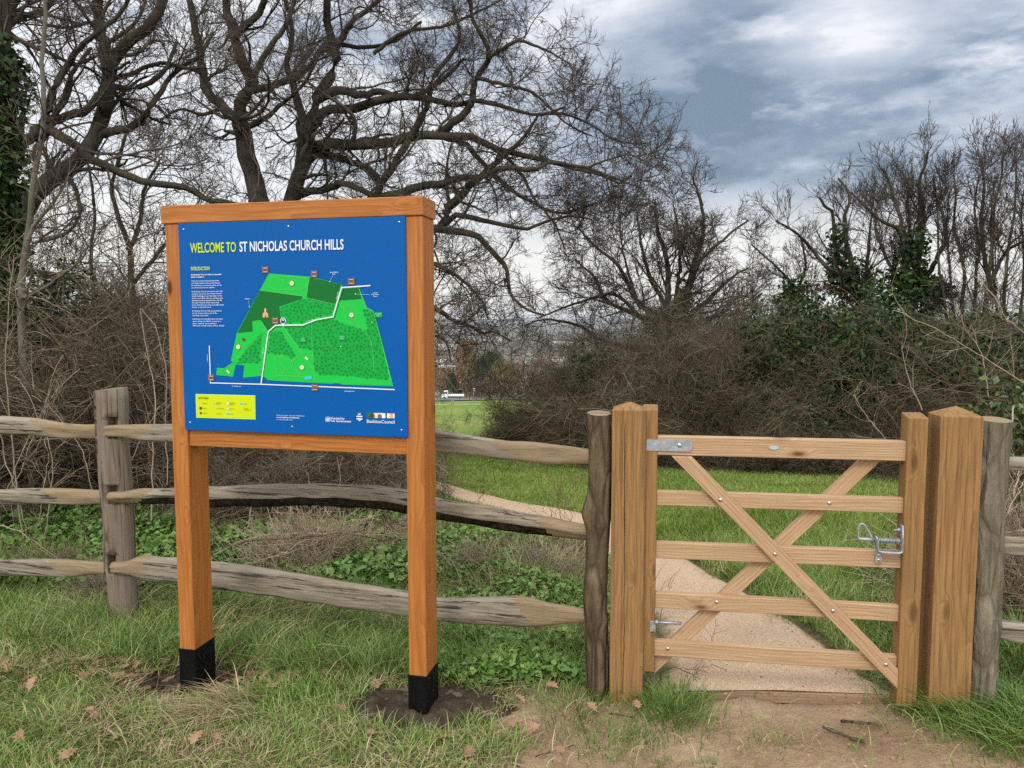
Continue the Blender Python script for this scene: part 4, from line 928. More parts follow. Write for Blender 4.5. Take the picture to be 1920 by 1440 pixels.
# ================================================================== POST AND RAIL FENCES
FL = np.array([-2.09, 3.93, 0]); FR = np.array([.40, 3.24, 0]); uf = (FR - FL) / np.linalg.norm(FR - FL); nf = np.array([-uf[1], uf[0], 0])
if nf[1] < 0: nf = -nf
FM = frame_mat(FL, uf, (0, 0, 1))
FEN = thing('post_and_rail_fence', (0, 0, 0), 'weathered cleft timber post and rail fence running behind the information board', 'fence'); FEN.matrix_world = FM
def fxz(px, py, y=0.0):
    P = onplane(px, py, FL + nf * y, nf) - FL; return float(P @ uf), float(P[2])
def rail(name, st, parent, fr, y0, th_, seed, under=.0, cuts=(), yoff=lambda t: 0.0):
    """st: list of (px, ytop, ybot) pixel stations on the fence line; loft a cleft pole; under = share of the height that is undercut bark"""
    S0 = []
    for px, a, b in st:
        x, zt_ = fr(px, a, y0); _, zb_ = fr(px, b, y0); S0.append((x, zt_, zb_))
    S0 = np.array(S0); n_ = 110; xx = np.linspace(S0[0, 0], S0[-1, 0], n_)
    def sm(v):
        r_ = np.interp(xx, S0[:, 0], v); k = np.array([1, 2, 3, 2, 1.]) / 9; rp = np.pad(r_, 2, 'edge'); return np.convolve(rp, k, 'valid')
    zt_, zb_ = sm(S0[:, 1]), sm(S0[:, 2]); hgt = zt_ - zb_; zc = (zt_ + zb_) / 2
    # ring (u across depth -1 front..1 back, v height -1..1)
    base = [(-.72, 1), (-1, .72), (-1.04, .3), (-1.02, -.1), (-1, -.45), (-.92, -.8), (-.6, -1), (.3, -1), (.85, -.7), (1, 0), (.8, .7), (.2, 1.0)]
    if under: base = [(-.45, 1), (-.9, .75), (-1.03, .35), (-1.0, .02), (-.93, -.12), (-.62, -.55), (-.25, -1), (.35, -1), (.85, -.7), (1, 0), (.8, .7), (.2, 1.0)]
    V = np.empty((n_, len(base), 3))
    for k, (u_, v_) in enumerate(base):
        jy = (vnoise(xx, xx * 0 + k, 6.0, seed) - .5) * .012 + (vnoise(xx, xx * 0 + k * 3, 30.0, seed + 3) - .5) * .004
        jz = (vnoise(xx, xx * 0 + k, 9.0, seed + 9) - .5) * .008
        V[:, k, 0] = xx; V[:, k, 1] = y0 + th_ / 2 + u_ * th_ / 2 + jy + (vnoise(xx, xx * 0 + 50, 1.1, seed) - .5) * .03; V[:, k, 2] = zc + v_ * hgt / 2 + jz
    m_ = len(base); ix = np.arange(n_ * m_).reshape(n_, m_); q = np.stack([ix[:-1], np.roll(ix[:-1], -1, 1), np.roll(ix[1:], -1, 1), ix[1:]], -1)
    mi = np.zeros((n_ - 1, m_), int)
    if under: mi[:, 4:8] = 1
    for (c0, c1, sl_) in cuts:      # hewn ends, slanting boundary
        X0 = fr(c0, 700, y0)[0]; X1 = fr(c1, 700, y0)[0]
        for k in range(m_):
            v_ = base[k][1]; lim = X0 + (X1 - X0) * (.5 - v_ * .5 * 1.0)
            sel = (xx[:-1] > lim) if sl_ > 0 else (xx[:-1] < lim)
            mi[sel, k] = 2
    a_ = Acc(); a_.add(V.reshape(-1, 3), q.reshape(-1, 4)); a_.mi = [mi.ravel().astype(np.int32)]
    a_.f.append(ix[:1]); a_.f.append(ix[-1:, ::-1]); a_.mi += [np.array([2], np.int32)] * 2
    me = a_.mesh(name, ['rail_wood', 'rail_bark', 'rail_cut'], True)
    bm = bmesh.new(); bm.from_mesh(me); bmesh.ops.recalc_face_normals(bm, faces=bm.faces[:]); bm.to_mesh(me); bm.free()
    return link(name, me, parent)
rail('rail', [(194, 799, 820), (242, 798, 821), (247, 797, 828), (275, 797, 829), (316, 797, 828), (420, 790, 832), (560, 778, 830), (700, 788, 838), (826, 808, 848), (900, 820, 855), (950, 829, 862), (990, 829, 868), (1040, 836, 871), (1112, 847, 871)], FEN, fxz, -.022, .055, 11, 0, [(925, 985, 1), (280, 240, -1)])
rail('rail', [(200, 925, 945), (239, 924, 945), (244, 918, 947), (316, 917, 946), (388, 915, 952), (500, 911, 951), (600, 910, 950), (700, 914, 958), (767, 925, 967), (826, 939, 981), (900, 952, 992), (1000, 971, 1006), (1050, 981, 1013), (1112, 992, 1020)], FEN, fxz, -.022, .075, 12, 1, [(1000, 1040, 1), (270, 240, -1)])
rail('rail', [(204, 1057, 1077), (238, 1057, 1077), (243, 1046, 1082), (275, 1047, 1093), (316, 1048, 1096), (388, 1056, 1106), (500, 1071, 1120), (600, 1088, 1136), (700, 1101, 1148), (767, 1113, 1157), (824, 1123, 1165), (900, 1121, 1173), (960, 1120, 1175), (1010, 1129, 1175), (1050, 1138, 1171), (1112, 1151, 1170)], FEN, fxz, -.022, .055, 13, 0, [(960, 1000, 1), (255, 238, -1)])
# left bay
rail('rail', [(-420, 800, 830), (-300, 785, 822), (-150, 788, 822), (0, 782, 814), (60, 786, 817), (110, 795, 822), (150, 798, 824), (185, 797, 823), (215, 800, 822)], FEN, fxz, .035, .05, 14, 0, [(45, 90, 1)])
rail('rail', [(-420, 935, 955), (-300, 920, 952), (-100, 915, 948), (0, 919, 946), (60, 917, 945), (100, 917, 945), (150, 920, 946), (190, 922, 946), (215, 925, 945)], FEN, fxz, .035, .05, 15, 0, [(65, 115, 1)])
rail('rail', [(-420, 1065, 1090), (-300, 1050, 1088), (-100, 1048, 1085), (0, 1053, 1083), (50, 1050, 1083), (110, 1051, 1084), (150, 1054, 1081), (190, 1056, 1078), (215, 1058, 1078)], FEN, fxz, .035, .05, 16, 0, [(70, 120, 1)])
def cleft_post(x0, z_top, zb, w_, d_, parent, yaw, lean, name='post', m_=('fpost_wood', 'bark_post', 'rail_cut'), holes=(), seed=1):
    prof = [(-.5, -.35), (-.42, -.5), (.05, -.52), (.12, -.42), (.5, -.46), (.52, .3), (.2, .5), (-.3, .52), (-.52, .2)]
    n_ = 26; zz_ = np.linspace(zb, z_top, n_); V = np.empty((n_, len(prof), 3))
    for k, (a, b) in enumerate(prof):
        j = (vnoise(zz_, zz_ * 0 + k, 5, seed) - .5) * .012
        V[:, k, 0] = zz_ + (0.0 if True else 0); V[:, k, 1] = b * d_ + j; V[:, k, 2] = -(a * w_ + j)
    V[-1, :, 0] += np.array([-.01, -.004, 0, .001, .004, .01, .008, 0, -.006])
    m2 = len(prof); ix = np.arange(n_ * m2).reshape(n_, m2); q = np.stack([ix[:-1], np.roll(ix[:-1], -1, 1), np.roll(ix[1:], -1, 1), ix[1:]], -1)
    mi = np.zeros((n_ - 1, m2), int); mi[:, 0] = 1; mi[:, 8] = 1; mi[:, 7] = 1
    a_ = Acc(); a_.add(V.reshape(-1, 3), q.reshape(-1, 4)); a_.mi = [mi.ravel().astype(np.int32)]
    a_.f.append(ix[:1]); a_.f.append(ix[-1:, ::-1]); a_.mi += [np.array([2], np.int32)] * 2
    me = a_.mesh(name, list(m_), False); bm = bmesh.new(); bm.from_mesh(me); bmesh.ops.recalc_face_normals(bm, faces=bm.faces[:]); bm.to_mesh(me); bm.free()
    mw = Matrix.Translation((x0, .045, 0)) @ Matrix.Rotation(yaw, 4, 'Z') @ Matrix.Rotation(lean, 4, 'Y') @ Matrix(((0, 0, -1, 0), (0, 1, 0, 0), (1, 0, 0, 0), (0, 0, 0, 1)))
    o = link(name, me, parent, mw)
    if holes:
        bm = bmesh.new()
        for (hx, hy, hz, sx_, sy_, sz_) in holes:
            r = bmesh.ops.create_cube(bm, size=1)
            for v in r['verts']: v.co = Vector((v.co.x * sx_ + hx, v.co.y * sy_ + hy, v.co.z * sz_ + hz))
        cme = bpy.data.meshes.new('c'); bm.to_mesh(cme); bm.free(); co = link('c', cme, parent)
        md = o.modifiers.new('b', 'BOOLEAN'); md.object = co; md.operation = 'DIFFERENCE'; md.solver = 'EXACT'
        bpy.context.view_layer.update(); me2 = bpy.data.meshes.new_from_object(o.evaluated_get(bpy.context.evaluated_depsgraph_get()))
        if len(me2.polygons) > 20: o.modifiers.clear(); o.data = me2; me2.name = name
        else: o.modifiers.clear()
        bpy.data.objects.remove(co)
    return o
xp_, ztp = fxz(202, 731, .0); 
wpost = fxz(232, 900, 0)[0] - fxz(176, 900, 0)[0]
hl = []
for (ya, yb) in ((782, 822), (910, 946), (1040, 1076)):
    z1_ = fxz(200, ya, 0)[1]; z0_ = fxz(200, yb, 0)[1]; xh_ = fxz(208, ya, 0)[0]
    hl.append((xh_, .0, (z0_ + z1_) / 2, .052, .11, z1_ - z0_)); 
cleft_post(xp_, ztp, -.1, wpost * .84, .075, FEN, rad(4), rad(-1.2), holes=hl, seed=4)
# round bark-covered post against the hinge post
def pole(name, base, top, r, m_, label, seed, knots, cutm='rail_cut', lean=(0, 0), cat='fence post'):
    th = thing(name, tuple(base), label, cat)
    n_ = 60; sd = 20; z = np.linspace(-.12, top, n_); a = np.arange(sd) * 2 * math.pi / sd; V = np.empty((n_, sd, 3))
    cx = (vnoise(z, z * 0, 2.2, seed) - .5) * .018 + lean[0] * z; cy = (vnoise(z, z * 0 + 9, 2, seed) - .5) * .015 + lean[1] * z
    for k in range(sd):
        rr = r * (1 + (vnoise(z, z * 0 + k * .7, 5, seed + 1) - .5) * .14 + (vnoise(z, z * 0 + k * 1.9, 22, seed + 2) - .5) * .07)
        for (kz_, ka, kr, ks) in knots: rr = rr + kr * np.exp(-((z - kz_) / ks) ** 2) * math.exp(-((math.atan2(math.sin(a[k] - ka), math.cos(a[k] - ka))) / .7) ** 2)
        V[:, k, 0] = cx + rr * math.cos(a[k]); V[:, k, 1] = cy + rr * math.sin(a[k]); V[:, k, 2] = z
    V[-1, :, 2] += (np.sin(a) * .006)
    ix = np.arange(n_ * sd).reshape(n_, sd); a_ = Acc(); a_.add(V.reshape(-1, 3), np.stack([ix[:-1], np.roll(ix[:-1], -1, 1), np.roll(ix[1:], -1, 1), ix[1:]], -1).reshape(-1, 4))
    link('shaft', a_.mesh('shaft', m_, True), th)
    b_ = Acc(); tv = V[-1].copy(); c_ = tv.mean(0); b_.add(np.vstack([tv * [1, 1, 1] + [0, 0, .0005], c_ + [0, 0, .004]]), [(i, (i + 1) % sd, sd) for i in range(sd)]); link('cut_top', b_.mesh('cut_top', cutm), th)
    return th
bp = GA + ug * (-.141 - .056) + ng * .05
pole('fence_post', (bp[0], bp[1], 0), 1.218, .050, 'bark_post', 'knobbly round fence post with dark bark still on, close against the hinge post', 21, [(.79, 3.4, .026, .05), (.74, 5.0, .012, .04), (.33, 5.2, .01, .03), (.98, 4.4, .006, .03), (.5, 4.2, .010, .03)])
rp_ = GA + ug * 1.338 + ng * .055
pole('fence_post', (rp_[0], rp_[1], 0), 1.222, .058, 'grey_post', 'grey peeled round fence post with knots, behind the latch post', 33, [(1.0, .3, .014, .05), (.86, 3.6, .016, .04), (.42, 3.8, .014, .05), (.40, 5.2, .008, .03)], cutm='rail_cut')
# dead knot scars
# fence beyond, right of the gate
FN2 = thing('post_and_rail_fence', (0, 0, 0), 'short run of weathered rail fence at the right edge beyond the grey round post', 'fence')
R0 = rp_ + ng * .01; FN2.matrix_world = frame_mat(R0, ug, (0, 0, 1))
def rxz(px, py, y=0.0):
    P = onplane(px, py, R0 + ng * y, ng) - R0; return float(P @ ug), float(P[2])
rail('rail', [(1862, 858, 882), (1900, 858, 883), (1960, 860, 885), (2100, 862, 895), (2300, 868, 905), (2700, 880, 925)], FN2, rxz, -.02, .045, 31)
rail('rail', [(1862, 1010, 1038), (1880, 1008, 1038), (1920, 1011, 1048), (2000, 1013, 1055), (2300, 1035, 1080), (2700, 1065, 1105)], FN2, rxz, -.02, .045, 32)
rail('rail', [(1862, 1166, 1197), (1880, 1167, 1200), (1920, 1172, 1208), (2000, 1178, 1215), (2300, 1205, 1245), (2700, 1245, 1280)], FN2, rxz, -.02, .05, 33)

# ================================================================== TREES
def limbs(spec, K=26, Y0=13.0, jit=.25, g=None):
    """spec: (pixel points, px radius at start, at end, depth at start, depth at end)"""
    P = []; R = []
    for pts, ra, rb, ya, yb in spec:
        n_ = len(pts); Ys = np.linspace(ya, yb, n_) + (g.normal(size=n_) * jit if g is not None else 0); Ys[0] = ya
        W_ = np.array([at(p[0], p[1], y) for p, y in zip(pts, Ys)]); W_ = resample(W_, K)
        t = np.linspace(0, 1, K); r = (ra * (1 - t) + rb * t) * np.linspace(ya, yb, K) / F
        if g is not None: W_ = W_ + g.normal(size=W_.shape) * (r * .18)[:, None]
        P.append(W_); R.append(r)
    return np.array(P), np.array(R)
def crown_levels(P, R, levels, g, upv=(0, 0, 1)):
    """levels: (n per parent, t0, t1, angle, len lo, len hi, r scale, rmin, K, wiggle, up)"""
    out = []
    for (n_, t0, t1, ang, l0, l1, rs, rm, K, wig, up) in levels:
        p, d, rr, t = kids(P, R, n_, t0, t1, ang, g)
        L_ = (l0 + (l1 - l0) * g.random(len(p))) * (1.3 - .9 * t)
        r0 = np.maximum(rr * rs * (.6 + .5 * g.random(len(p))), rm)
        P, R = grow(p, d, L_, r0, np.maximum(r0 * .4, rm * .7), K, wig, up, g, upv); out.append((P, R))
    return out
def build_tree(name, loc, label, cat, spec, levels, seed, barkm='oak_bark', twigm='twig', group=None, K=26, jit=.25, sides=(8, 5, 4, 3, 3), trunk_first=True, ivy=None, ivym='ivy'):
    g = np.random.default_rng(seed); P, R = limbs(spec, K, jit=jit, g=g); base = np.array(loc, float)
    th = thing(name, tuple(base), label, cat, group)
    a_ = Acc(); v, f = tubes(P - base, R, sides[0]); a_.add(v, f); link('trunk', a_.mesh('trunk', barkm, True), th)
    a_ = Acc()
    for i, (p, r) in enumerate(crown_levels(P, R, levels, g)):
        v, f = tubes(p - base, r, sides[min(i + 1, 4)]); a_.add(v, f)
    link('crown', a_.mesh('crown', twigm, False), th)
    if ivy is not None:
        a_ = Acc()
        for (px, py, Y, rx_, rz_, n_, sz) in ivy:
            c = at(px, py, Y) - base; q = norm(g.normal(size=(n_, 3))) * (g.random(n_) ** .45)[:, None] * np.array([rx_, rx_, rz_])
            q = q * (.75 + .5 * vnoise(q[:, 0] + 5, q[:, 2] + 9, 3 / max(rx_, .3), seed))[:, None]
            leaves(a_, c + q, sz, g, up=.6)
        link('ivy', a_.mesh('ivy', ivym), th)
    return th
OAKL = [(10, .08, 1.0, .95, .6, 1.35, .42, .008, 9, .20, .06), (6, .15, 1.0, .85, .45, .95, .5, .005, 8, .30, .06), (6, .15, 1.0, .75, .20, .48, .55, .0034, 6, .30, .09), (3, .2, 1.0, .7, .09, .22, .6, .0026, 3, .18, .08)]
zb = float(H(-4.5, 13))
gy1 = at(500, 720, 13.0); 
oak = [([(508, 900), (512, 640), (506, 450), (487, 377), (466, 290), (450, 237)], 24, 16, 13, 13),
 ([(458, 245), (440, 224), (413, 195), (388, 172), (380, 139), (368, 59), (352, -20), (335, -110)], 11, 4, 13, 12),
 ([(452, 232), (450, 190), (469, 166), (471, 148), (455, 119), (440, 69), (426, 13), (420, -60), (405, -140)], 13, 5, 13, 13.6),
 ([(440, 70), (462, 45), (487, 24), (500, -20), (530, -100)], 7, 4, 13.2, 12.8),
 ([(469, 172), (500, 163), (532, 154), (562, 142), (585, 119), (598, 97), (627, 84), (680, 88), (743, 76), (790, 40)], 7, 2.5, 13, 14),
 ([(460, 238), (480, 230), (506, 216), (530, 192), (550, 177), (575, 150), (600, 100)], 6, 2, 13, 12.2),
 ([(540, 900), (530, 600), (533, 430), (545, 377), (566, 317), (580, 255), (585, 211), (597, 183), (624, 137), (631, 90), (616, 60), (611, -10), (640, -90)], 24, 5, 13.4, 13.4),
 ([(560, 330), (566, 264), (563, 211), (551, 165), (540, 120), (548, 60), (535, 0)], 10, 3, 13.4, 14.2),
 ([(586, 236), (598, 220), (613, 208), (651, 206), (690, 193), (730, 182), (783, 182), (850, 196), (905, 190), (960, 205), (1010, 215), (1060, 200)], 10, 2.0, 13.4, 12.2),
 ([(597, 185), (615, 177), (637, 169), (677, 179), (711, 171), (770, 182), (830, 150), (870, 110)], 9, 2.5, 13.4, 12.6),
 ([(560, 303), (590, 280), (619, 269), (664, 272), (717, 269), (769, 256), (822, 253), (860, 256), (897, 260), (942, 284), (1015, 297), (1060, 312), (1120, 325), (1165, 345), (1185, 330)], 13, 2.2, 13.4, 11.6),
 ([(822, 253), (850, 228), (877, 208), (895, 146), (916, 108), (905, 70), (886, 34), (884, -30)], 8, 2.5, 12.8, 12.4),
 ([(916, 108), (945, 90), (972, 77), (1010, 88), (1041, 103), (1069, 122)], 4, 1.2, 12.4, 12),
 ([(543, 377), (560, 365), (585, 359), (624, 351), (645, 343), (680, 359), (705, 380), (730, 440)], 8, 4, 13.3, 12.5),
 ([(582, 290), (627, 293), (660, 303), (677, 309), (711, 340), (705, 380), (720, 430)], 8, 4, 13.4, 12.8),
 ([(650, 400), (690, 380), (743, 364), (796, 348), (820, 345), (856, 336), (908, 331), (946, 314), (1002, 319), (1028, 306), (1101, 314), (1144, 331), (1200, 352)], 10, 1.6, 12.8, 11.2),
 ([(700, 372), (743, 300), (769, 256), (800, 200), (815, 140), (860, 80), (850, 10)], 8, 2.5, 12.6, 13),
 ([(730, 440), (780, 432), (826, 426), (856, 405), (900, 412), (929, 418), (985, 430), (1015, 418), (1071, 405), (1110, 412)], 8, 1.6, 12.3, 11.4),
 ([(745, 445), (790, 430), (826, 431), (886, 439), (912, 461), (940, 490), (951, 508), (959, 555), (990, 581), (1020, 590)], 9, 1.6, 12.3, 11.2),
 ([(826, 430), (835, 408), (843, 388), (869, 362), (895, 336), (935, 300), (980, 260), (1010, 215)], 10, 2, 12.3, 12),
 ([(740, 470), (790, 490), (826, 500), (860, 520), (900, 560), (915, 600)], 6, 1.5, 12.3, 11.6),
 ([(760, 560), (800, 572), (826, 584), (850, 600), (885, 613), (907, 625), (925, 622), (960, 640)], 6, 1.3, 12.2, 11.6),
 ([(730, 430), (740, 500), (760, 560), (800, 620), (835, 640), (845, 680)], 7, 1.3, 12.5, 11.8),
 ([(826, 255), (870, 270), (900, 300), (950, 350), (1000, 380), (1050, 400), (1120, 380)], 6, 1.5, 12.9, 12),
 ([(631, 90), (660, 40), (700, 10), (740, -40)], 6, 3, 13.4, 13), ([(471, 148), (505, 90), (540, 40), (560, -40)], 6, 3, 13, 12.6),
 ([(942, 284), (980, 330), (1000, 370), (1040, 420), (1060, 470)], 4, 1.2, 12.6, 12),
 ([(895, 146), (950, 160), (1000, 175), (1060, 230), (1110, 255)], 4, 1.2, 12.5, 12.2),
 ([(1010, 215), (1060, 215), (1110, 235), (1150, 262), (1190, 270), (1218, 268)], 2.5, 1.0, 12.2, 11.8), ([(1101, 314), (1140, 300), (1180, 290), (1212, 305)], 2.5, 1.0, 11.4, 11.2), ([(700, 100), (760, 60), (830, 50), (900, 20), (960, -10)], 4, 1.5, 13.2, 13.4), ([(640, -60), (720, -30), (800, -20), (880, -30)], 5, 2, 13.2, 13), ([(420, 200), (380, 215), (340, 205), (300, 225)], 4, 1.5, 12.9, 12)]
build_tree('oak_tree', (gy1[0], 13.0, float(H(gy1[0], 13.0))), 'large spreading bare oak tree with two crooked trunks rising behind the information board', 'tree', oak, OAKL, 101, jit=.12)
LTL = [(9, .12, 1.0, .85, .7, 1.5, .42, .006, 9, .17, .05), (6, .15, 1.0, .75, .35, .8, .5, .0038, 7, .18, .06), (4, .2, 1.0, .7, .18, .42, .6, .0026, 5, .18, .06), (3, .2, 1.0, .6, .08, .18, .6, .0021, 3, .15, .05)]
lt = [([(-60, 760), (0, 520), (30, 430), (66, 368), (115, 326), (156, 295), (184, 260), (194, 215), (200, 170), (205, 132), (222, 97), (271, 52), (306, 0), (330, -70)], 22, 8, 8.6, 8.6),
 ([(205, 132), (197, 100), (191, 69), (187, 35), (180, -10), (170, -80)], 12, 7, 8.6, 8.9),
 ([(0, 330), (35, 278), (60, 258), (83, 240), (115, 222), (160, 208), (187, 174), (215, 165), (243, 167), (278, 156), (310, 130), (330, 80)], 12, 3, 8.4, 8.8),
 ([(83, 230), (92, 200), (100, 170), (128, 122), (156, 83), (185, 60), (225, 25), (250, -20)], 8, 3, 8.4, 8),
 ([(87, 240), (100, 250), (118, 257), (150, 280), (167, 295), (222, 323), (260, 337), (312, 347), (354, 354), (389, 375), (430, 380), (470, 395)], 9, 4, 8.4, 7.8),
 ([(194, 250), (220, 245), (243, 240), (265, 228), (278, 208), (312, 156), (345, 122), (378, 104), (400, 60)], 8, 2.5, 8.6, 9),
 ([(198, 215), (186, 180), (200, 150), (240, 140), (300, 118), (350, 128), (380, 125)], 6, 2.5, 8.6, 9),
 ([(0, 60), (20, 45), (45, 30), (80, 20), (110, -10)], 8, 4, 8.2, 8.6), ([(-30, 120), (0, 60), (15, 25), (35, -20)], 14, 9, 8.2, 8.2),
 ([(60, 300), (90, 240), (120, 180), (140, 130), (170, 90)], 6, 3, 8.8, 9.3), ([(115, 326), (140, 350), (150, 400), (120, 440), (60, 456)], 5, 2, 8.6, 8)]
p_ = at(-60, 760, 8.6)
build_tree('leaning_tree', (p_[0], 8.6, p_[2]), 'leaning grey-brown bare tree with a forked trunk at the upper left', 'tree', lt, LTL, 102, jit=.10)
st_ = [([(70, 1000), (50, 760), (40, 620), (40, 520), (52, 451), (59, 382), (66, 312), (80, 243), (82, 180), (78, 110), (85, 30), (80, -60)], 9, 3, 6.4, 6.6), ([(52, 451), (60, 430), (78, 405), (100, 380), (130, 330)], 4, 2, 6.4, 6.4), ([(40, 560), (75, 545), (110, 520), (150, 490), (165, 460)], 3.5, 1.5, 6.4, 6.2)]
p_ = at(70, 1000, 6.4)
build_tree('slender_tree', (p_[0], 6.4, float(H(p_[0], 6.4))), 'slender pale grey trunk standing upright near the left edge', 'tree', st_, [(8, .3, 1, .8, .5, 1.1, .4, .004, 8, .16, .06), (5, .2, 1, .7, .25, .5, .6, .003, 5, .16, .05), (4, .2, 1, .7, .1, .25, .6, .0022, 3, .15, .05)], 103, 'trunk_grey', jit=.02)
iv = [([(10, 1000), (12, 700), (5, 500), (15, 300), (8, 120), (0, -40)], 17, 12, 7.2, 7.4)]
p_ = at(10, 1000, 7.2)
build_tree('ivy_clad_tree', (p_[0], 7.2, float(H(p_[0], 7.2))), 'tree trunk thickly clad in dark ivy at the left edge', 'tree', iv, LTL[:3], 104, jit=.03,
   ivy=[(8 + 12 * math.sin(k * 1.7), 110 + k * 42, 7.15, .16 + .07 * math.sin(k * 2.3) ** 2, .26, 520, .055) for k in range(17)] + [(30, 620, 6.9, .25, .4, 500, .05), (70, 560, 7.2, .2, .25, 260, .05), (60, 700, 7.0, .22, .3, 300, .05), (130, 540, 7.4, .3, .3, 350, .05), (160, 600, 7.6, .3, .3, 300, .05)])
st2 = [([(255, 900), (250, 650), (243, 469), (222, 410), (212, 370), (208, 347), (225, 290), (240, 240)], 8, 3, 10, 10.3), ([(243, 469), (262, 420), (270, 360), (300, 300)], 5, 2, 10, 10), ([(180, 900), (176, 600), (170, 470), (178, 420), (172, 350), (160, 280)], 6, 2, 10.6, 10.6), ([(95, 900), (150, 740), (180, 640), (230, 560), (300, 470), (360, 400)], 7, 3, 8.0, 8.6)]
p_ = at(255, 900, 10)
build_tree('young_tree', (p_[0], 10, float(H(p_[0], 10))), 'thin crooked young tree rising out of the thicket left of the board', 'tree', st2, LTL, 105, jit=.06)
# hedgerow oak in the middle
CO = [([(1278, 860), (1272, 760), (1270, 690), (1260, 640), (1249, 588)], 15, 8, 17, 17), ([(1290, 860), (1286, 700), (1283, 640), (1281, 590)], 11, 7, 17.2, 17.2),
 ([(1249, 590), (1253, 541), (1249, 483), (1233, 428), (1229, 378)], 7, 2, 17, 17.4), ([(1275, 600), (1288, 553), (1307, 502), (1319, 483), (1350, 455), (1381, 428), (1404, 413)], 6, 1.5, 17, 16.4),
 ([(1281, 590), (1295, 518), (1311, 467), (1319, 417), (1311, 370), (1299, 335)], 7, 1.8, 17.2, 17.2), ([(1249, 600), (1233, 592), (1194, 564), (1167, 510), (1148, 487), (1117, 463), (1085, 428)], 6, 1.5, 17, 16.5),
 ([(1255, 620), (1218, 600), (1171, 580), (1144, 568), (1128, 549), (1113, 518), (1078, 487)], 6, 1.5, 17, 17.5), ([(1258, 635), (1202, 595), (1156, 553), (1117, 557), (1070, 572), (1012, 595)], 5, 1.3, 17, 16),
 ([(1262, 655), (1233, 650), (1175, 650), (1128, 638), (1086, 611), (1023, 599), (985, 610)], 6, 1.3, 16.8, 15.8), ([(1281, 605), (1300, 585), (1330, 560), (1369, 522), (1404, 502)], 6, 1.5, 17.2, 17), ([(1284, 620), (1338, 592), (1389, 584), (1428, 549)], 5, 1.5, 17.2, 16.6),
 ([(1253, 585), (1235, 550), (1218, 518), (1202, 455), (1194, 397)], 5, 1.5, 17, 16.6), ([(1260, 600), (1270, 540), (1275, 480), (1270, 420), (1262, 385)], 5, 1.5, 17, 17.8), ([(1275, 640), (1340, 640), (1400, 625), (1440, 640)], 5, 1.5, 17, 16), ([(1200, 580), (1175, 500), (1165, 450), (1160, 400)], 3, 1.2, 17, 17)]
COL_ = [(10, .12, 1.0, .8, .7, 1.25, .45, .008, 8, .16, .08), (6, .15, 1.0, .75, .45, .9, .5, .006, 6, .18, .08), (6, .15, 1.0, .7, .22, .5, .6, .0045, 4, .18, .06), (2, .2, 1.0, .7, .12, .25, .6, .004, 3, .18, .05)]
p_ = at(1278, 860, 17)
build_tree('hedgerow_oak', (p_[0], 17, float(H(p_[0], 17))), 'round crowned bare oak in the hedge above the hinge post, with ivy on its stems', 'tree', CO, COL_, 106, twigm='twig', jit=.12,
   ivy=[(1272, 660, 16.9, .5, .75, 1300, .10), (1262, 600, 16.9, .38, .45, 600, .09), (1285, 740, 16.8, .5, .8, 1100, .10), (1232, 610, 16.9, .3, .3, 260, .09), (1283, 560, 17.1, .2, .5, 300, .09)])
HT = [(9, .12, 1.0, .62, .5, 1.0, .45, .005, 8, .13, .14), (6, .15, 1.0, .6, .3, .65, .5, .004, 6, .14, .12), (4, .15, 1.0, .6, .15, .36, .6, .0032, 4, .15, .10), (2, .2, 1.0, .6, .08, .18, .6, .0028, 3, .15, .05)]
TA = [([(1625, 880), (1622, 785), (1620, 680), (1618, 590), (1610, 551), (1585, 505), (1567, 473), (1563, 403), (1545, 385), (1536, 370)], 14, 2, 13, 13), ([(1612, 552), (1594, 520), (1556, 505), (1524, 469), (1489, 434), (1454, 415)], 6, 1.5, 13, 12.4), ([(1612, 545), (1590, 470), (1583, 411), (1594, 368), (1572, 335)], 6, 1.5, 13, 13.6),
 ([(1618, 560), (1625, 500), (1630, 450), (1634, 400)], 5, 1.4, 13, 13.5), ([(1500, 700), (1489, 563), (1478, 524), (1443, 489), (1408, 458)], 5, 1.3, 13.6, 13.2), ([(1500, 700), (1495, 560), (1510, 500), (1500, 440)], 5, 1.3, 13.6, 13.8), ([(1618, 600), (1660, 560), (1680, 500), (1690, 450)], 4, 1.3, 13, 12.4)]
p_ = at(1625, 880, 13)
build_tree('ivy_covered_tree', (p_[0], 13, float(H(p_[0], 13))), 'bare tree with ivy up its middle, leftmost of three trees behind the gate', 'tree', TA, HT, 107, twigm='twig', jit=.08,
   ivy=[(1570, 470, 12.9, .22, .55, 420, .08), (1590, 530, 12.9, .42, .42, 900, .085), (1620, 610, 12.8, .45, .6, 1100, .085), (1495, 560, 13.3, .38, .36, 650, .085), (1620, 720, 12.8, .4, .7, 900, .085), (1560, 640, 12.6, .8, .6, 1500, .085)])
TB = [([(1712, 880), (1703, 700), (1705, 620), (1707, 551), (1696, 489), (1688, 434), (1649, 411), (1618, 380), (1594, 361)], 12, 1.6, 11.8, 11.6), ([(1706, 560), (1723, 473), (1731, 407), (1723, 345), (1735, 310), (1740, 285)], 8, 1.6, 11.8, 12), ([(1710, 570), (1734, 528), (1758, 481), (1773, 434), (1750, 349)], 6, 1.5, 11.8, 11.3),
 ([(1700, 510), (1692, 427), (1672, 357), (1657, 315)], 5, 1.4, 11.8, 12.2), ([(1700, 560), (1670, 500), (1645, 440), (1640, 390)], 4, 1.3, 11.8, 12.3), ([(1712, 500), (1705, 420), (1700, 350)], 4, 1.3, 11.8, 12.4)]
p_ = at(1712, 880, 11.8)
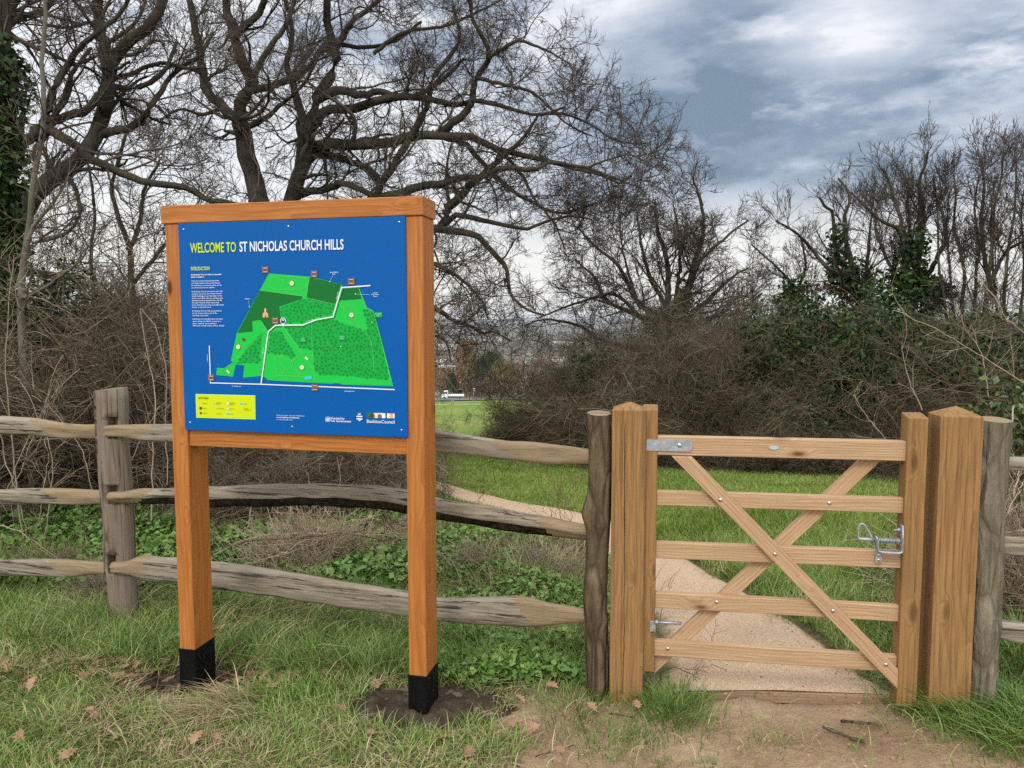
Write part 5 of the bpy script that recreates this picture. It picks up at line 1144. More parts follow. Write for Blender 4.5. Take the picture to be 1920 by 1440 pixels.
build_tree('ivy_covered_tree', (p_[0], 11.8, float(H(p_[0], 11.8))), 'bare tree with bushy ivy round its lower limbs, behind the latch side of the gate', 'tree', TB, HT, 108, twigm='twig', jit=.08,
   ivy=[(1712, 470, 11.7, .3, .4, 500, .075), (1700, 540, 11.7, .55, .4, 1200, .08), (1745, 555, 11.6, .35, .28, 600, .08), (1715, 620, 11.6, .4, .5, 800, .08), (1680, 700, 11.4, .8, .6, 1500, .08)])
TC = [([(1850, 880), (1845, 700), (1851, 543), (1859, 473), (1863, 396), (1878, 330), (1882, 280)], 7, 1.3, 10.6, 10.6), ([(1810, 880), (1804, 700), (1804, 574), (1808, 512), (1789, 427), (1793, 370), (1789, 330)], 5.5, 1.3, 11, 11), ([(1851, 545), (1886, 473), (1925, 446), (1960, 380)], 4.5, 1.3, 10.6, 10.2),
 ([(1828, 880), (1828, 551), (1836, 473), (1828, 390), (1836, 330)], 5, 1.3, 10.8, 11.2), ([(1870, 880), (1886, 512), (1902, 400), (1906, 300)], 5.5, 1.3, 10.4, 10.4), ([(1930, 880), (1925, 600), (1935, 450), (1930, 300)], 5.5, 1.3, 10.6, 10.9), ([(1780, 880), (1775, 600), (1760, 500), (1758, 400), (1750, 330)], 4, 1.2, 11.3, 11.3), ([(1860, 560), (1840, 430), (1845, 350), (1838, 300)], 5, 1.4, 10.7, 11.2), ([(1800, 880), (1790, 640), (1782, 520), (1775, 430), (1780, 360)], 4, 1.2, 11.2, 11.5), ([(1860, 880), (1868, 620), (1862, 500), (1858, 420), (1865, 340)], 4, 1.2, 10.9, 11.4), ([(1905, 880), (1910, 640), (1920, 500), (1915, 400), (1925, 330)], 4, 1.2, 10.9, 11.2)]
p_ = at(1850, 880, 10.6)
build_tree('many_stemmed_tree', (p_[0], 10.6, float(H(p_[0], 10.6))), 'tall many-stemmed bare tree at the right edge behind the fence', 'tree', TC, HT, 109, twigm='twig', jit=.08)

# ------------------------------------------------------------------ bushes
def bush_mesh(seed, n0, h, spread, arch, wig, m_, r0=.008, k1=12, k2=7, k3=3, out=.5):
    g = np.random.default_rng(seed); a = g.random(n0) * 2 * math.pi; rr = spread * np.sqrt(g.random(n0)); p0 = np.stack([rr * np.cos(a), rr * np.sin(a), np.full(n0, -.1)], 1)
    d = np.stack([np.cos(a) * out * g.random(n0), np.sin(a) * out * g.random(n0), np.ones(n0)], 1) + g.normal(size=(n0, 3)) * .25
    P, R = grow(p0, d, h * (.6 + .6 * g.random(n0)), r0 * (.7 + .8 * g.random(n0)), .0025, 12, wig, arch, g)
    a_ = Acc(); v, f = tubes(P, R, 5); a_.add(v, f)
    lv = [(k1, .12, 1, .85, .5 * h / 2.6, 1.1 * h / 2.6, .6, .0032, 7, wig * 1.3, -.01), (k2, .1, 1, .9, .22, .55, .6, .0024, 5, wig * 1.5, 0.0), (k3, .1, 1, .8, .1, .28, .7, .0020, 3, .2, 0)]
    for i, (p, r) in enumerate(crown_levels(P, R, lv, g)): v, f = tubes(p, r, 3); a_.add(v, f)
    return a_.mesh('thicket_bush', m_)
def place(me_list, spots, name, labelf, cat, group, g, zo=0.0, smin=.85, smax=1.15):
    out = []
    for i, (x, y, s) in enumerate(spots):
        o = link(name, me_list[i % len(me_list)]); s = s * g.uniform(smin, smax)
        o.location = (x, y, float(H(x, y)) + zo); o.rotation_euler = (0, 0, g.uniform(0, 6.28)); o.scale = (s * g.uniform(.9, 1.15), s * g.uniform(.9, 1.15), s)
        tag(o, labelf, cat, group); out.append(o)
    return out
g = np.random.default_rng(55)
LB = [bush_mesh(201, 30, 2.5, .7, -.035, .13, 'twig_thicket'), bush_mesh(202, 24, 2.9, .6, -.03, .12, 'twig_thicket'), bush_mesh(203, 36, 2.0, .8, -.06, .16, 'twig_thicket', r0=.006)]
spots = []
for (y, n_, xa_, xb_) in ((6.9, 5, -150, 440), (7.9, 6, -200, 470), (9.2, 7, -250, 500), (11, 8, -300, 540), (13, 8, -350, 570), (16, 9, -400, 600)):
    for k in range(n_):
        px = xa_ + (xb_ - xa_) * (k + g.uniform(.2, .8)) / n_; x = (px - 960) / F * y
        spots.append((x, y + g.uniform(-.4, .4), (1.0 if y < 12 else 1.35)))
place(LB, spots, 'thicket_bush', 'leafless tangled bush in the brown thicket behind the left rail fence', 'bush', 'bushes of the left thicket', g)
place([LB[2]], [((px - 960) / F * y, y, .50) for px, y in ((640, 6.9), (560, 6.3), (660, 8.0), (450, 6.2), (660, 9.6))], 'low_bush', 'low leafless bush at the thicket edge seen under the board', 'bush', 'low bushes under the board', g)
RB = [bush_mesh(211, 34, 2.2, .9, -.03, .13, 'twig_far', r0=.009, out=.8), bush_mesh(212, 30, 2.4, .8, -.02, .14, 'twig_far_pale', r0=.009, out=.7), bush_mesh(213, 38, 1.7, 1.0, -.055, .15, 'twig_far', r0=.007, out=1.0)]
spots = []
for (px, y, s) in [(1035, 15.6, .5), (1065, 14.8, .65), (1110, 14.0, .9), (1160, 13.2, 1.0), (1210, 12.6, 1.1), (1265, 12.2, 1.1), (1330, 11.8, 1.1), (1390, 11.6, 1.05), (1450, 11.4, 1.0), (1515, 11.2, 1.05), (1580, 11.0, 1.0), (1645, 10.8, 1.0), (1710, 10.6, 1.0), (1780, 10.3, 1.0), (1850, 10.0, 1.0), (1920, 9.6, 1.0), (1990, 9.2, 1.0),
                   (1120, 18.0, .9), (1165, 17, 1.1), (1200, 16.5, 1.2), (1260, 16, 1.2), (1330, 15.5, 1.2), (1400, 15, 1.2), (1470, 14.5, 1.2), (1540, 14, 1.15), (1610, 13.8, 1.15), (1680, 13.4, 1.15), (1760, 13, 1.15), (1840, 12.6, 1.2), (1920, 12, 1.2),
                   (1190, 21, 1.2), (1300, 19, 1.3), (1420, 18, 1.3), (1560, 17.5, 1.3), (1700, 16.5, 1.3), (1850, 15.5, 1.3)]:
    spots.append(((px - 960) / F * y, y, s))
place(RB, spots, 'hedge_bush', 'leafless brown bush in the wild hedge beyond the lawn', 'bush', 'bushes of the hedge beyond the lawn', g)
place([RB[2]], [((px - 960) / F * y, y, .62) for px, y in ((1130, 12.2), (1230, 11.2), (1320, 10.6), (1420, 10.3), (1500, 10.1), (1590, 9.9), (1680, 9.6), (1760, 9.3), (1020, 14.6), (975, 15.6))], 'bramble_clump', 'low arching bramble clump along the foot of the hedge', 'bramble', 'bramble clumps at the hedge foot', g)
# evergreen ivy thickets inside the hedge
def leaf_mound(name, c, rx_, rz_, n_, sz, m_, label, cat, g, group=None):
    base = np.array([c[0], c[1], float(H(c[0], c[1]))]); cen = np.array(c) - base
    q = norm(g.normal(size=(n_, 3))) * (g.random(n_) ** .4)[:, None] * np.array([rx_, rx_ * .8, rz_]); k = vnoise(q[:, 0] * 2 + 5, q[:, 2] * 2 + 9, 1.6 / max(rx_, .3), int(n_)); q = q * (.55 + .8 * k)[:, None]
    o_ = link(name, None); o_.location = base; tag(o_, label, cat, group)
    a_ = Acc(); leaves(a_, cen + q, sz, g, up=.6); link('foliage', a_.mesh('foliage', m_), o_)
    top = cen + q[:: max(1, n_ // 36)]; st = np.array([[0, 0, -.1]]) + g.normal(size=(len(top), 3)) * np.array([.12, .12, .02]) ; mid = (st + top) / 2 + g.normal(size=top.shape) * .08
    P = np.stack([st, mid, top], 1); v, f = tubes(P, np.full(P.shape[:2], .006), 4); a_ = Acc(); a_.add(v, f); link('stems', a_.mesh('stems', 'twig_far'), o_)
    return o_
for (px, py, Y, rx_, rz_, n_, lab_) in [(1500, 660, 10.6, .8, .8, 3800, 'dark ivy mound in the hedge under the smallest ivy-topped stem'), (1640, 690, 10.2, .85, .95, 5000, 'dark green ivy mound between the ivy-covered trees, above the gate brace'), (1690, 780, 9.8, .9, .7, 3600, 'low dark ivy mound just left of the latch post'),
                                    (1110, 700, 12.9, .4, .55, 900, 'dark ivy clump above the bark-covered fence post'), (1330, 760, 11.0, .45, .6, 1100, 'ivy clump low in the hedge right of the hinge post'), (1420, 730, 10.9, .5, .45, 900, 'small ivy clump in the middle of the hedge'), (1830, 690, 9.6, 1.0, .7, 3600, 'broad ivy mound behind the right rail fence'), (1560, 800, 9.9, .6, .45, 1500, 'low ivy mound at the hedge foot above the gate, left of the raised brace end'), (1455, 810, 10.1, .5, .4, 900, 'small dark ivy mound at the hedge foot above the middle of the gate'), (1640, 850, 9.4, .5, .4, 1000, 'dark ivy close above the top rail near the latch post'), (1290, 845, 10.8, .5, .3, 600, 'ground ivy at the hedge foot behind the gate'), (990, 800, 15, .5, .35, 500, 'ivy patch at the hedge foot near the far lawn')]:
    leaf_mound('ivy_mound', at(px, py, Y), rx_, rz_, int(n_ * 1.7), .056, 'ivy', lab_, 'ivy', g)
c_ = at(1925, 800, 5.4); leaf_mound('leafy_shrub', c_, .42, .5, 900, .055, 'ivy_light', 'bright green leafy shrub at the right edge above the rail fence', 'shrub', g)
# loose stems traced in front of the thickets
def stem(pts, Y, ra, rb, m_, name, label, cat, group=None, twigs=0, seed=0, yv=.15):
    gg = np.random.default_rng(seed + 900); n_ = len(pts); Ys = (Y + gg.normal(size=n_) * yv) if np.isscalar(Y) else np.array(Y)
    W_ = np.array([at(p[0], p[1], y) for p, y in zip(pts, Ys)]); K = 20; W_ = resample(W_, K); t = np.linspace(0, 1, K); W_ += gg.normal(size=W_.shape) * .004
    R_ = (ra * (1 - t) + rb * t) / 1000; base = W_[0].copy(); a_ = Acc(); v, f = tubes(W_[None] - base, R_[None], 6); a_.add(v, f)
    if twigs:
        P1, R1 = W_[None], R_[None]; p, d, rr, tt = kids(P1, R1, twigs, .25, 1, .7, gg); P2, R2 = grow(p - base, d, .12 + .3 * gg.random(len(p)), np.maximum(rr * .5, .0012), .0009, 7, .15, .05, gg); v, f = tubes(P2, R2, 4); a_.add(v, f)
        p, d, rr, tt = kids(P2, R2, 3, .3, 1, .7, gg); P3, R3 = grow(p, d, .05 + .1 * gg.random(len(p)), np.maximum(rr * .5, .001), .0008, 4, .15, .05, gg); v, f = tubes(P3, R3, 3); a_.add(v, f)
    o = link(name, a_.mesh(name, m_, True)); o.location = base; return tag(o, label, cat, group)
GP = 'pale dead stems in front of the left thicket'; LPale = 'pale bare dead stem standing in front of the left thicket'
for i, (pts, Y) in enumerate([([(44, 1010), (34, 950), (26, 870), (18, 782), (12, 706), (14, 636), (17, 567), (27, 479)], 5.2), ([(284, 975), (286, 880), (290, 794), (289, 733), (278, 672), (269, 622), (262, 578)], 5.3), ([(85, 1010), (98, 860), (72, 786), (50, 733), (25, 703)], 5.1), ([(10, 930), (40, 850), (72, 786), (89, 744), (103, 708)], 5.2),
                              ([(315, 910), (310, 800), (312, 708), (305, 667), (294, 617), (267, 580)], 5.4), ([(0, 790), (10, 860), (30, 920), (50, 990)], 5.0), ([(20, 920), (45, 870), (60, 822), (100, 740), (150, 690)], 5.3), ([(175, 930), (160, 860), (140, 822), (100, 770), (60, 740)], 5.4), ([(70, 990), (80, 930), (90, 860), (82, 822)], 5.1), ([(215, 970), (235, 900), (262, 830), (300, 760)], 5.5), ([(0, 985), (40, 1000), (100, 1040), (150, 1075)], 4.7)]):
    stem(pts, Y, 5.5 if i < 2 else 3.6, 2.2, 'stem_pale', 'dead_sapling', ['thickest and tallest pale dead stem, upright near the left edge', 'pale dead stem standing upright between the fence post and the board'][i] if i < 2 else LPale, 'stem', GP, 4, i, .03)
for i, (pts, Y) in enumerate([([(395, 1000), (440, 975), (520, 962), (600, 968), (680, 975), (768, 985)], 4.9), ([(400, 1040), (470, 1010), (560, 1000), (660, 1003), (768, 1000)], 4.8), ([(430, 1022), (520, 1008), (600, 1010), (700, 990), (790, 968)], 4.7), ([(560, 1010), (640, 1000), (720, 1012), (810, 1008)], 4.75), ([(700, 905), (720, 960), (740, 1000)], 5.0), ([(300, 1030), (350, 1000), (400, 975), (450, 960)], 5.2), ([(390, 1062), (460, 1058), (520, 1040), (580, 1010)], 4.5)]):
    stem(pts, Y, 5, 2.5, 'stem_brown' if i not in (1, 6) else 'stem_pale', 'cut_bramble', 'long cut bramble stem lying behind the fence under the board', 'stem', 'cut stems lying behind the fence', 3, 20 + i, .06)
for i, (pts, Y) in enumerate([([(1800, 900), (1789, 742), (1750, 695), (1711, 660), (1653, 613), (1594, 551), (1560, 535)], 5.6), ([(1990, 760), (1920, 718), (1860, 680), (1808, 648), (1750, 613), (1680, 582)], 5.2), ([(1860, 790), (1840, 664), (1812, 621), (1793, 578)], 5.8), ([(1745, 900), (1684, 800), (1664, 773), (1633, 730), (1606, 683), (1585, 668)], 6.4), ([(1700, 870), (1650, 810), (1625, 780), (1600, 740)], 6.6), ([(1730, 770), (1700, 700), (1690, 640)], 6.0),
                              ([(1930, 780), (1880, 750), (1800, 735), (1720, 728)], 5.4), ([(1960, 640), (1900, 610), (1850, 540), (1800, 500)], 5.4), ([(1890, 1000), (1900, 930), (1920, 860), (1950, 800)], 4.4), ([(1880, 870), (1895, 930), (1915, 985)], 4.2), ([(1878, 1000), (1890, 960), (1918, 905)], 4.1), ([(1900, 760), (1890, 850), (1885, 960), (1880, 1060)], 4.6)]):
    stem(pts, Y, 5, 2.0, 'stem_pale' if i % 3 else 'stem_brown', 'arching_bramble', 'long arching bramble stem behind the latch post and right fence', 'stem', 'arching stems behind the latch post', 6, 40 + i, .05)
# spindly dark weed stalks by the path, seen between board and bark-covered post
for i, (pts, Y) in enumerate([([(1058, 1010), (1050, 960), (1046, 930), (1050, 912)], 5.2), ([(1040, 990), (1030, 950), (1020, 925)], 5.3), ([(905, 960), (898, 945), (900, 930)], 5.3), ([(845, 950), (838, 900), (830, 880)], 5.0), ([(1075, 1000), (1070, 960), (1062, 930)], 5.0), ([(1352, 1005), (1348, 980), (1345, 965)], 6.2), ([(850, 1060), (860, 990), (880, 960)], 4.8)]):
    stem(pts, Y, 2.2, 1.0, 'stem_brown', 'weed_stalk', 'dry dark weed stalk standing by the gravel path', 'weed', 'dry weed stalks by the path', 6, 60 + i, .03)

# ================================================================== GRASS AND LOW PLANTS
def frust(n, y0, y1, g, pxa=-60, pxb=1980, bias=1.0):
    y = y0 + (y1 - y0) * g.random(n) ** bias; x = (pxa + (pxb - pxa) * g.random(n) - 960) / F * y; return x, y
feet = np.array(SIGN_FEET)
def keep_mask(x, y, dirtk=1.0):
    k = np.ones(len(x), bool); k &= path_mask(x, y, .03) < .5; k &= dist_poly(x, y, PATHPOLY[::3]) > .02
    d = dirt_mask(x, y); k &= g.random(len(x)) > d * dirtk
    for c, (a, b) in zip(feet, ((.33, .24), (.36, .22))): k &= np.hypot((x - c[0]) / a, (y - c[1]) / b) + (fbm(x, y, 9, 44) - .5) * .6 > .85
    return k
def lean_field(x, y, g, amp, base=.5, sc=1.6, seed=61):
    a = fbm(x, y, sc, seed) * 4 * math.pi + g.normal(size=len(x)) * 1.3; return np.stack([a, base + amp * g.random(len(x))], 1)
g = np.random.default_rng(500)
acg = Acc()
x, y = frust(262000, 1.9, 5.2, g, -350, 2450, bias=.9); k = keep_mask(x, y, .985); patch = fbm(x, y, 2.2, 71); k &= g.random(len(x)) < .35 + 1.1 * patch; x, y = x[k], y[k]; patch = patch[k]
h = (.03 + .085 * g.random(len(x)) ** 1.6) * (.7 + .8 * patch) * (1 + .9 * sstep(3.5, 4.0, y)); blades(acg, np.stack([x, y, H(x, y) - .012], 1), h, .0028 + .0026 * g.random(len(x)), lean_field(x, y, g, 1.3, .3), g)
tag(link('grass', acg.mesh('grass', 'grass')), kind='stuff', label='short rough grass over the foreground', )
acl = Acc()
x, y = frust(60000, 3.35, 5.4, g, 0, 1140); 
fy = FL[1] + (x - FL[0]) * (uf[1] / uf[0]); k = keep_mask(x, y, 1) & (fbm(x, y, 1.7, 81) > .38) & (y > fy - .35) & (y < fy + 1.3); x, y = x[k], y[k]
blades(acl, np.stack([x, y, H(x, y) - .01], 1), .09 + .13 * g.random(len(x)), .003 + .0025 * g.random(len(x)), lean_field(x, y, g, .8, .3, 1.2, 63), g, K=5)
def clump(px, py, r, n_, h0, h1, lean0, m_acc, w0=.003, dirx=None, Y=None):
    c = ground_hit(px, py); q = g.normal(size=(n_, 2)) * r * .5; xx, yy = c[0] + q[:, 0], c[1] + q[:, 1]
    a = np.arctan2(q[:, 1], q[:, 0]) + g.normal(size=n_) * .5
    if dirx is not None: a = np.full(n_, dirx) + g.normal(size=n_) * .5
    blades(m_acc, np.stack([xx, yy, H(xx, yy) - .01], 1), h0 + (h1 - h0) * g.random(n_), w0 * (.7 + .6 * g.random(n_)), np.stack([a, lean0 * (.5 + g.random(n_))], 1), g, K=6)
clump(1262, 1322, .17, 700, .05, .13, .5, acl); clump(1262, 1345, .18, 500, .04, .10, .5, acl); clump(1140, 1395, .16, 350, .03, .07, .6, acl); clump(1065, 1335, .25, 500, .04, .1, .6, acl); clump(1440, 1383, .09, 130, .02, .05, .7, acl); clump(1200, 1385, .10, 200, .02, .06, .6, acl); clump(1695, 1325, .16, 260, .03, .08, .6, acl); clump(1245, 1432, .06, 60, .02, .05, .6, acl); clump(1320, 1432, .05, 50, .02, .04, .6, acl)
clump(1850, 1348, .26, 800, .12, .26, .8, acl, .005, rad(170)); clump(1900, 1335, .24, 500, .10, .2, .8, acl, .005); clump(1905, 1240, .35, 1000, .15, .32, .6, acl, .005); clump(1780, 1338, .12, 200, .10, .22, 1.0, acl, .0045, rad(185)); clump(1890, 1395, .2, 400, .05, .14, .6, acl)
clump(1165, 1305, .12, 160, .04, .10, .4, acl); clump(1120, 1300, .14, 260, .05, .14, .4, acl); clump(430, 1330, .15, 300, .10, .20, 1.1, acl, .0035, rad(195)); clump(1905, 1400, .15, 250, .04, .1, .6, acl)
for q_ in np.linspace(.02, .6, 34):
    i_ = int(q_ * 89); c_ = PRs[i_] + g.normal(size=2) * .03; n_ = 90; qq = g.normal(size=(n_, 2)) * .06; xx, yy = c_[0] + qq[:, 0], c_[1] + qq[:, 1]
    blades(acl, np.stack([xx, yy, H(xx, yy) - .01], 1), .03 + .08 * g.random(n_), .003 + .002 * g.random(n_), np.stack([g.random(n_) * 6.28, .3 + .8 * g.random(n_)], 1), g, K=5)
tag(link('lush_grass', acl.mesh('lush_grass', 'lush')), kind='stuff', label='taller lush grass along the fence and round the gate posts')
acw = Acc()
x, y = frust(190000, 4.6, 15, g, 700, 2350, 1.5); k = keep_mask(x, y, 1) & (x > (-.15 * y + .0)); x, y = x[k], y[k]
blades(acw, np.stack([x, y, H(x, y) - .008], 1), (.025 + .03 * g.random(len(x))) * (1 + .9 * (y < 6.5)), .004 + .0006 * y, lean_field(x, y, g, .9, .3), g, K=3)
x, y = frust(42000, 3.5, 6.0, g, 1230, 2450, 1); k = keep_mask(x, y, 1); x, y = x[k], y[k]
blades(acw, np.stack([x, y, H(x, y) - .008], 1), (.05 + .08 * g.random(len(x))), .004 + .002 * g.random(len(x)), lean_field(x, y, g, .9, .3), g, K=4)
tag(link('lawn_grass', acw.mesh('lawn_grass', 'lawn_blade')), kind='stuff', label='mown green grass beyond the fence')
# straw
acs = Acc()
x, y = frust(30000, 2.0, 5.6, g, -40, 1500); k = keep_mask(x, y, .93) & (fbm(x, y, 2.6, 95) > .5 - .25 * (g.random(len(x)) < .25)); x, y = x[k], y[k]
blades(acs, np.stack([x, y, H(x, y) + .0], 1), .05 + .10 * g.random(len(x)), .0026 + .0022 * g.random(len(x)), lean_field(x, y, g, .9, .9, 2.0, 67), g, K=5)
for (px, py, r, n_, h0, h1, ln, dx) in [(590, 1075, .38, 900, .15, .42, .35, None), (650, 1090, .45, 700, .1, .3, .9, None), (200, 1170, .30, 350, .12, .35, .9, None), (430, 1338, .15, 420, .12, .26, 1.2, rad(200)), (300, 1200, .35, 240, .1, .25, 1.2, None), (80, 1090, .4, 260, .1, .3, .9, None), (880, 1215, .3, 260, .1, .25, .9, None), (1010, 1100, .6, 700, .12, .38, .5, None), (900, 1080, .5, 420, .1, .3, .7, None), (1890, 1120, .22, 420, .2, .5, .4, None), (520, 1190, .5, 260, .15, .4, .9, rad(30)), (1900, 1080, .25, 300, .2, .5, .4, None), (990, 1190, .3, 260, .08, .2, .7, None), (720, 1060, .5, 500, .12, .3, .8, None)]:
    clump(px, py, r, int(n_ * 1.3), h0, h1, ln, acs, .0048, dx)
tag(link('dead_grass', acs.mesh('dead_grass', 'straw')), kind='stuff', label='straw coloured dead grass and stalks')
# weeds
acv = Acc()
def weeds(n_, pxa, pxb, ya, yb, sz, hmax, thr, seed):
    x, y = frust(n_, ya, yb, g, pxa, pxb); k = keep_mask(x, y, 1) & (fbm(x, y, 1.5, seed) > thr); x, y = x[k], y[k]; hh = hmax * g.random(len(x)) * (.4 + fbm(x, y, 2.2, seed + 5))
    leaves(acv, np.stack([x, y, H(x, y) + hh], 1), sz, g, aspect=.8, up=1.5)
weeds(52000, -80, 800, 4.35, 6.6, .042, .17, .40, 121); weeds(22000, 780, 1150, 3.9, 5.6, .034, .13, .44, 123); weeds(7000, 820, 1120, 3.3, 4.0, .035, .08, .5, 127); weeds(5000, 1860, 1960, 4, 7, .04, .2, .45, 129); weeds(4500, -60, 1000, 2.2, 3.6, .018, .03, .58, 133)
tag(link('weeds', acv.mesh('weeds', 'weed')), kind='stuff', label='low leafy weeds growing behind the fence')
acb = Acc(); x, y = frust(60000, 2.0, 9.5, g, -60, 1900); k = (g.random(len(x)) < .8) & (fbm(x, y, 1.8, 141) > .5) & (path_mask(x, y) < .5) & (g.random(len(x)) > .9 * dirt_mask(x, y)) & (np.hypot(x + .374, y - 3.107) > .33); x, y = x[k], y[k]; leaves(acb, np.stack([x, y, H(x, y) + .01 + .01 * g.random(len(x))], 1), .012, g, up=2.0)
x, y = frust(7000, 3.3, 9.5, g, -60, 760); leaves(acb, np.stack([x, y, H(x, y) + .02], 1), .05, g, up=2.0)
x, y = frust(1500, 2.0, 4.2, g, 900, 1900); leaves(acb, np.stack([x, y, H(x, y) + .012], 1), .013, g, up=2.0)
tag(link('leaf_litter', acb.mesh('leaf_litter', 'oakleaf')), kind='stuff', label='crumbled brown leaf litter on the ground')
HM_ = [bush_mesh(221, 34, .42, .16, -.01, .14, 'stem_pale', r0=.0035, k1=6, k2=3, k3=2, out=.5), bush_mesh(222, 26, .34, .20, -.06, .18, 'stem_dry', r0=.003, k1=6, k2=4, k3=2, out=.8)]
hp_ = [(580, 1085, .85), (605, 1075, .5), (690, 1080, .45), (735, 1060, .4), (1010, 1085, .5), (1065, 1055, .45), (880, 1085, .4), (960, 1050, .45), (1085, 1100, .4), (1895, 1150, 1.1), (1880, 1120, 1.2), (1915, 1110, 1.2), (200, 1130, .5), (90, 1090, .6), (500, 1030, .4), (1000, 1215, .3), (770, 1030, .45)]
place(HM_, [(*ground_hit(px, py)[:2], s) for px, py, s in hp_], 'dead_herb', 'tangled dry straw-coloured dead herb standing by the rail fence', 'dead plant', 'dead herbs along the fence', g)
# dock plants
def dock(px, py, n_, L_, label):
    c = ground_hit(px, py); a_ = Acc(); o = link('dock_plant', None); o.location = c; tag(o, label, 'plant')
    for i in range(n_):
        a = g.uniform(0, 6.28); K = 7; t = np.linspace(0, 1, K); l = L_ * g.uniform(.7, 1.1); th0 = g.uniform(.15, .7); wd = l * .19
        rr = l * t * np.sin(th0 + t * .5); zz_ = l * t * np.cos(th0 + t * .5); w_ = wd * np.sin(np.pi * np.clip(t * .93 + .07, 0, 1)) ** .7
        cx = np.stack([rr * math.cos(a), rr * math.sin(a), zz_], 1); sd_ = np.array([-math.sin(a), math.cos(a), 0])
        V = np.stack([cx - sd_ * w_[:, None] + [0, 0, .008], cx, cx + sd_ * w_[:, None] + [0, 0, .008]], 1); ix = np.arange(K * 3).reshape(K, 3); b_ = Acc()
        b_.add(V.reshape(-1, 3), np.stack([ix[:-1, :-1], ix[:-1, 1:], ix[1:, 1:], ix[1:, :-1]], -1).reshape(-1, 4)); link('leaf', b_.mesh('leaf', 'dock', True), o)
dock(733, 1112, 4, .24, 'broad leaved dock plant behind the lowest rail beside the right board post'); dock(770, 1100, 3, .20, 'smaller dock plant tucked just behind the right post of the board')
dock(262, 1000, 6, .34, 'large dock plant behind the fence between the fence post and the board'); dock(305, 1010, 5, .30, 'dock plant close to the left post of the board'); dock(25, 1005, 5, .32, 'dock plant at the left edge behind the middle rail'); dock(110, 1030, 4, .22, 'small dock plant in the weeds left of the fence post')
# fallen oak leaves
def oak_leaf_mesh(seed):
    gg = np.random.default_rng(seed); n_ = 26; t = np.linspace(0, 1, n_); w_ = .26 * np.sin(np.pi * t ** .8) * (1 + .38 * np.cos(t * 2 * math.pi * 4.2)) + .015; z = .10 * np.sin(t * 3 + gg.uniform(0, 3)) 
    V = np.stack([np.stack([t - .5, -w_, z + w_ * gg.uniform(-.1, .5)], 1), np.stack([t - .5, t * 0, z - .04], 1), np.stack([t - .5, w_, z + w_ * gg.uniform(-.1, .6)], 1)], 1)
    ix = np.arange(n_ * 3).reshape(n_, 3); b_ = Acc(); b_.add(V.reshape(-1, 3), np.stack([ix[:-1, :-1], ix[:-1, 1:], ix[1:, 1:], ix[1:, :-1]], -1).reshape(-1, 4)); return b_.mesh('oak_leaf', 'oakleaf', True)
OL = [oak_leaf_mesh(s) for s in range(4)]
lp_ = [(85, 1215), (170, 1188), (160, 1208), (90, 1235), (95, 1245), (155, 1262), (245, 1205), (265, 1210), (232, 1265), (175, 1360), (165, 1350), (310, 1330), (318, 1365), (215, 1410), (130, 1435), (265, 1435), (20, 1225), (10, 1170), (370, 1402), (405, 1400), (515, 1300), (500, 1260), (520, 1275), (540, 1215), (705, 1297), (760, 1230), (925, 1283), (975, 1330), (985, 1370), (990, 1385), (1000, 1388), (960, 1375), (830, 1400), (880, 1430), (700, 1395), (1035, 1305), (1195, 1338), (640, 1345), (60, 1300), (40, 1400), (440, 1230), (600, 1250), (215, 1160), (230, 1165), (1050, 1425), (580, 1440), (345, 1250), (1110, 1345)]
for i, (px, py) in enumerate(lp_):
    c = ground_hit(px, py); o = link('oak_leaf', OL[i % 4]); s = g.uniform(.05, .08); o.scale = (s, s, s); o.location = c + [0, 0, .042]; o.rotation_euler = (g.uniform(-.5, .5), g.uniform(-.5, .5), g.uniform(0, 6.28)); tag(o, 'curled brown fallen oak leaf lying on the grass', 'leaf', 'fallen oak leaves on the grass')
def stick(a, b, r, label, seed):
    A_ = ground_hit(*a); B_ = ground_hit(*b); gg = np.random.default_rng(seed); P = np.linspace(0, 1, 12)[:, None] * (B_ - A_) ; P = P + gg.normal(size=P.shape) * r * .35; P[:, 2] = H(P[:, 0] + A_[0], P[:, 1] + A_[1]) - A_[2] + r * .7
    v, f = tubes(P[None], (r * (1 + .2 * gg.normal(size=12)))[None], 7); a_ = Acc(); a_.add(v, f); o = link('stick', a_.mesh('stick', 'bark_post', True)); o.location = A_; tag(o, label, 'stick')
stick((1543, 1370), (1620, 1399), .0075, 'dark broken stick lying on the mud, the nearer of two', 1); stick((1577, 1355), (1660, 1363), .0065, 'dark broken stick lying on the mud nearer the latch post', 2)
stick((1140, 1340), (1190, 1350), .004, 'thin pale twig on the ground before the hinge post', 3); stick((1078, 1320), (1096, 1378), .004, 'thin twig on bare soil left of the hinge post', 4); stick((1005, 1420), (1075, 1400), .0035, 'thin twig in the worn grass at the bottom of the view', 5)
stick((1565, 1150), (1690, 1090), .005, 'thin dead branch lying in the grass behind the gate', 6)
stem([(1232, 1262), (1262, 1252), (1280, 1254), (1310, 1254), (1340, 1247)], 3.35, 1.6, 1.0, 'stem_brown', 'thorny_twig', 'thin thorny twig sprouting at the foot of the gate hinge side', 'twig', None, 5, 77, .01)

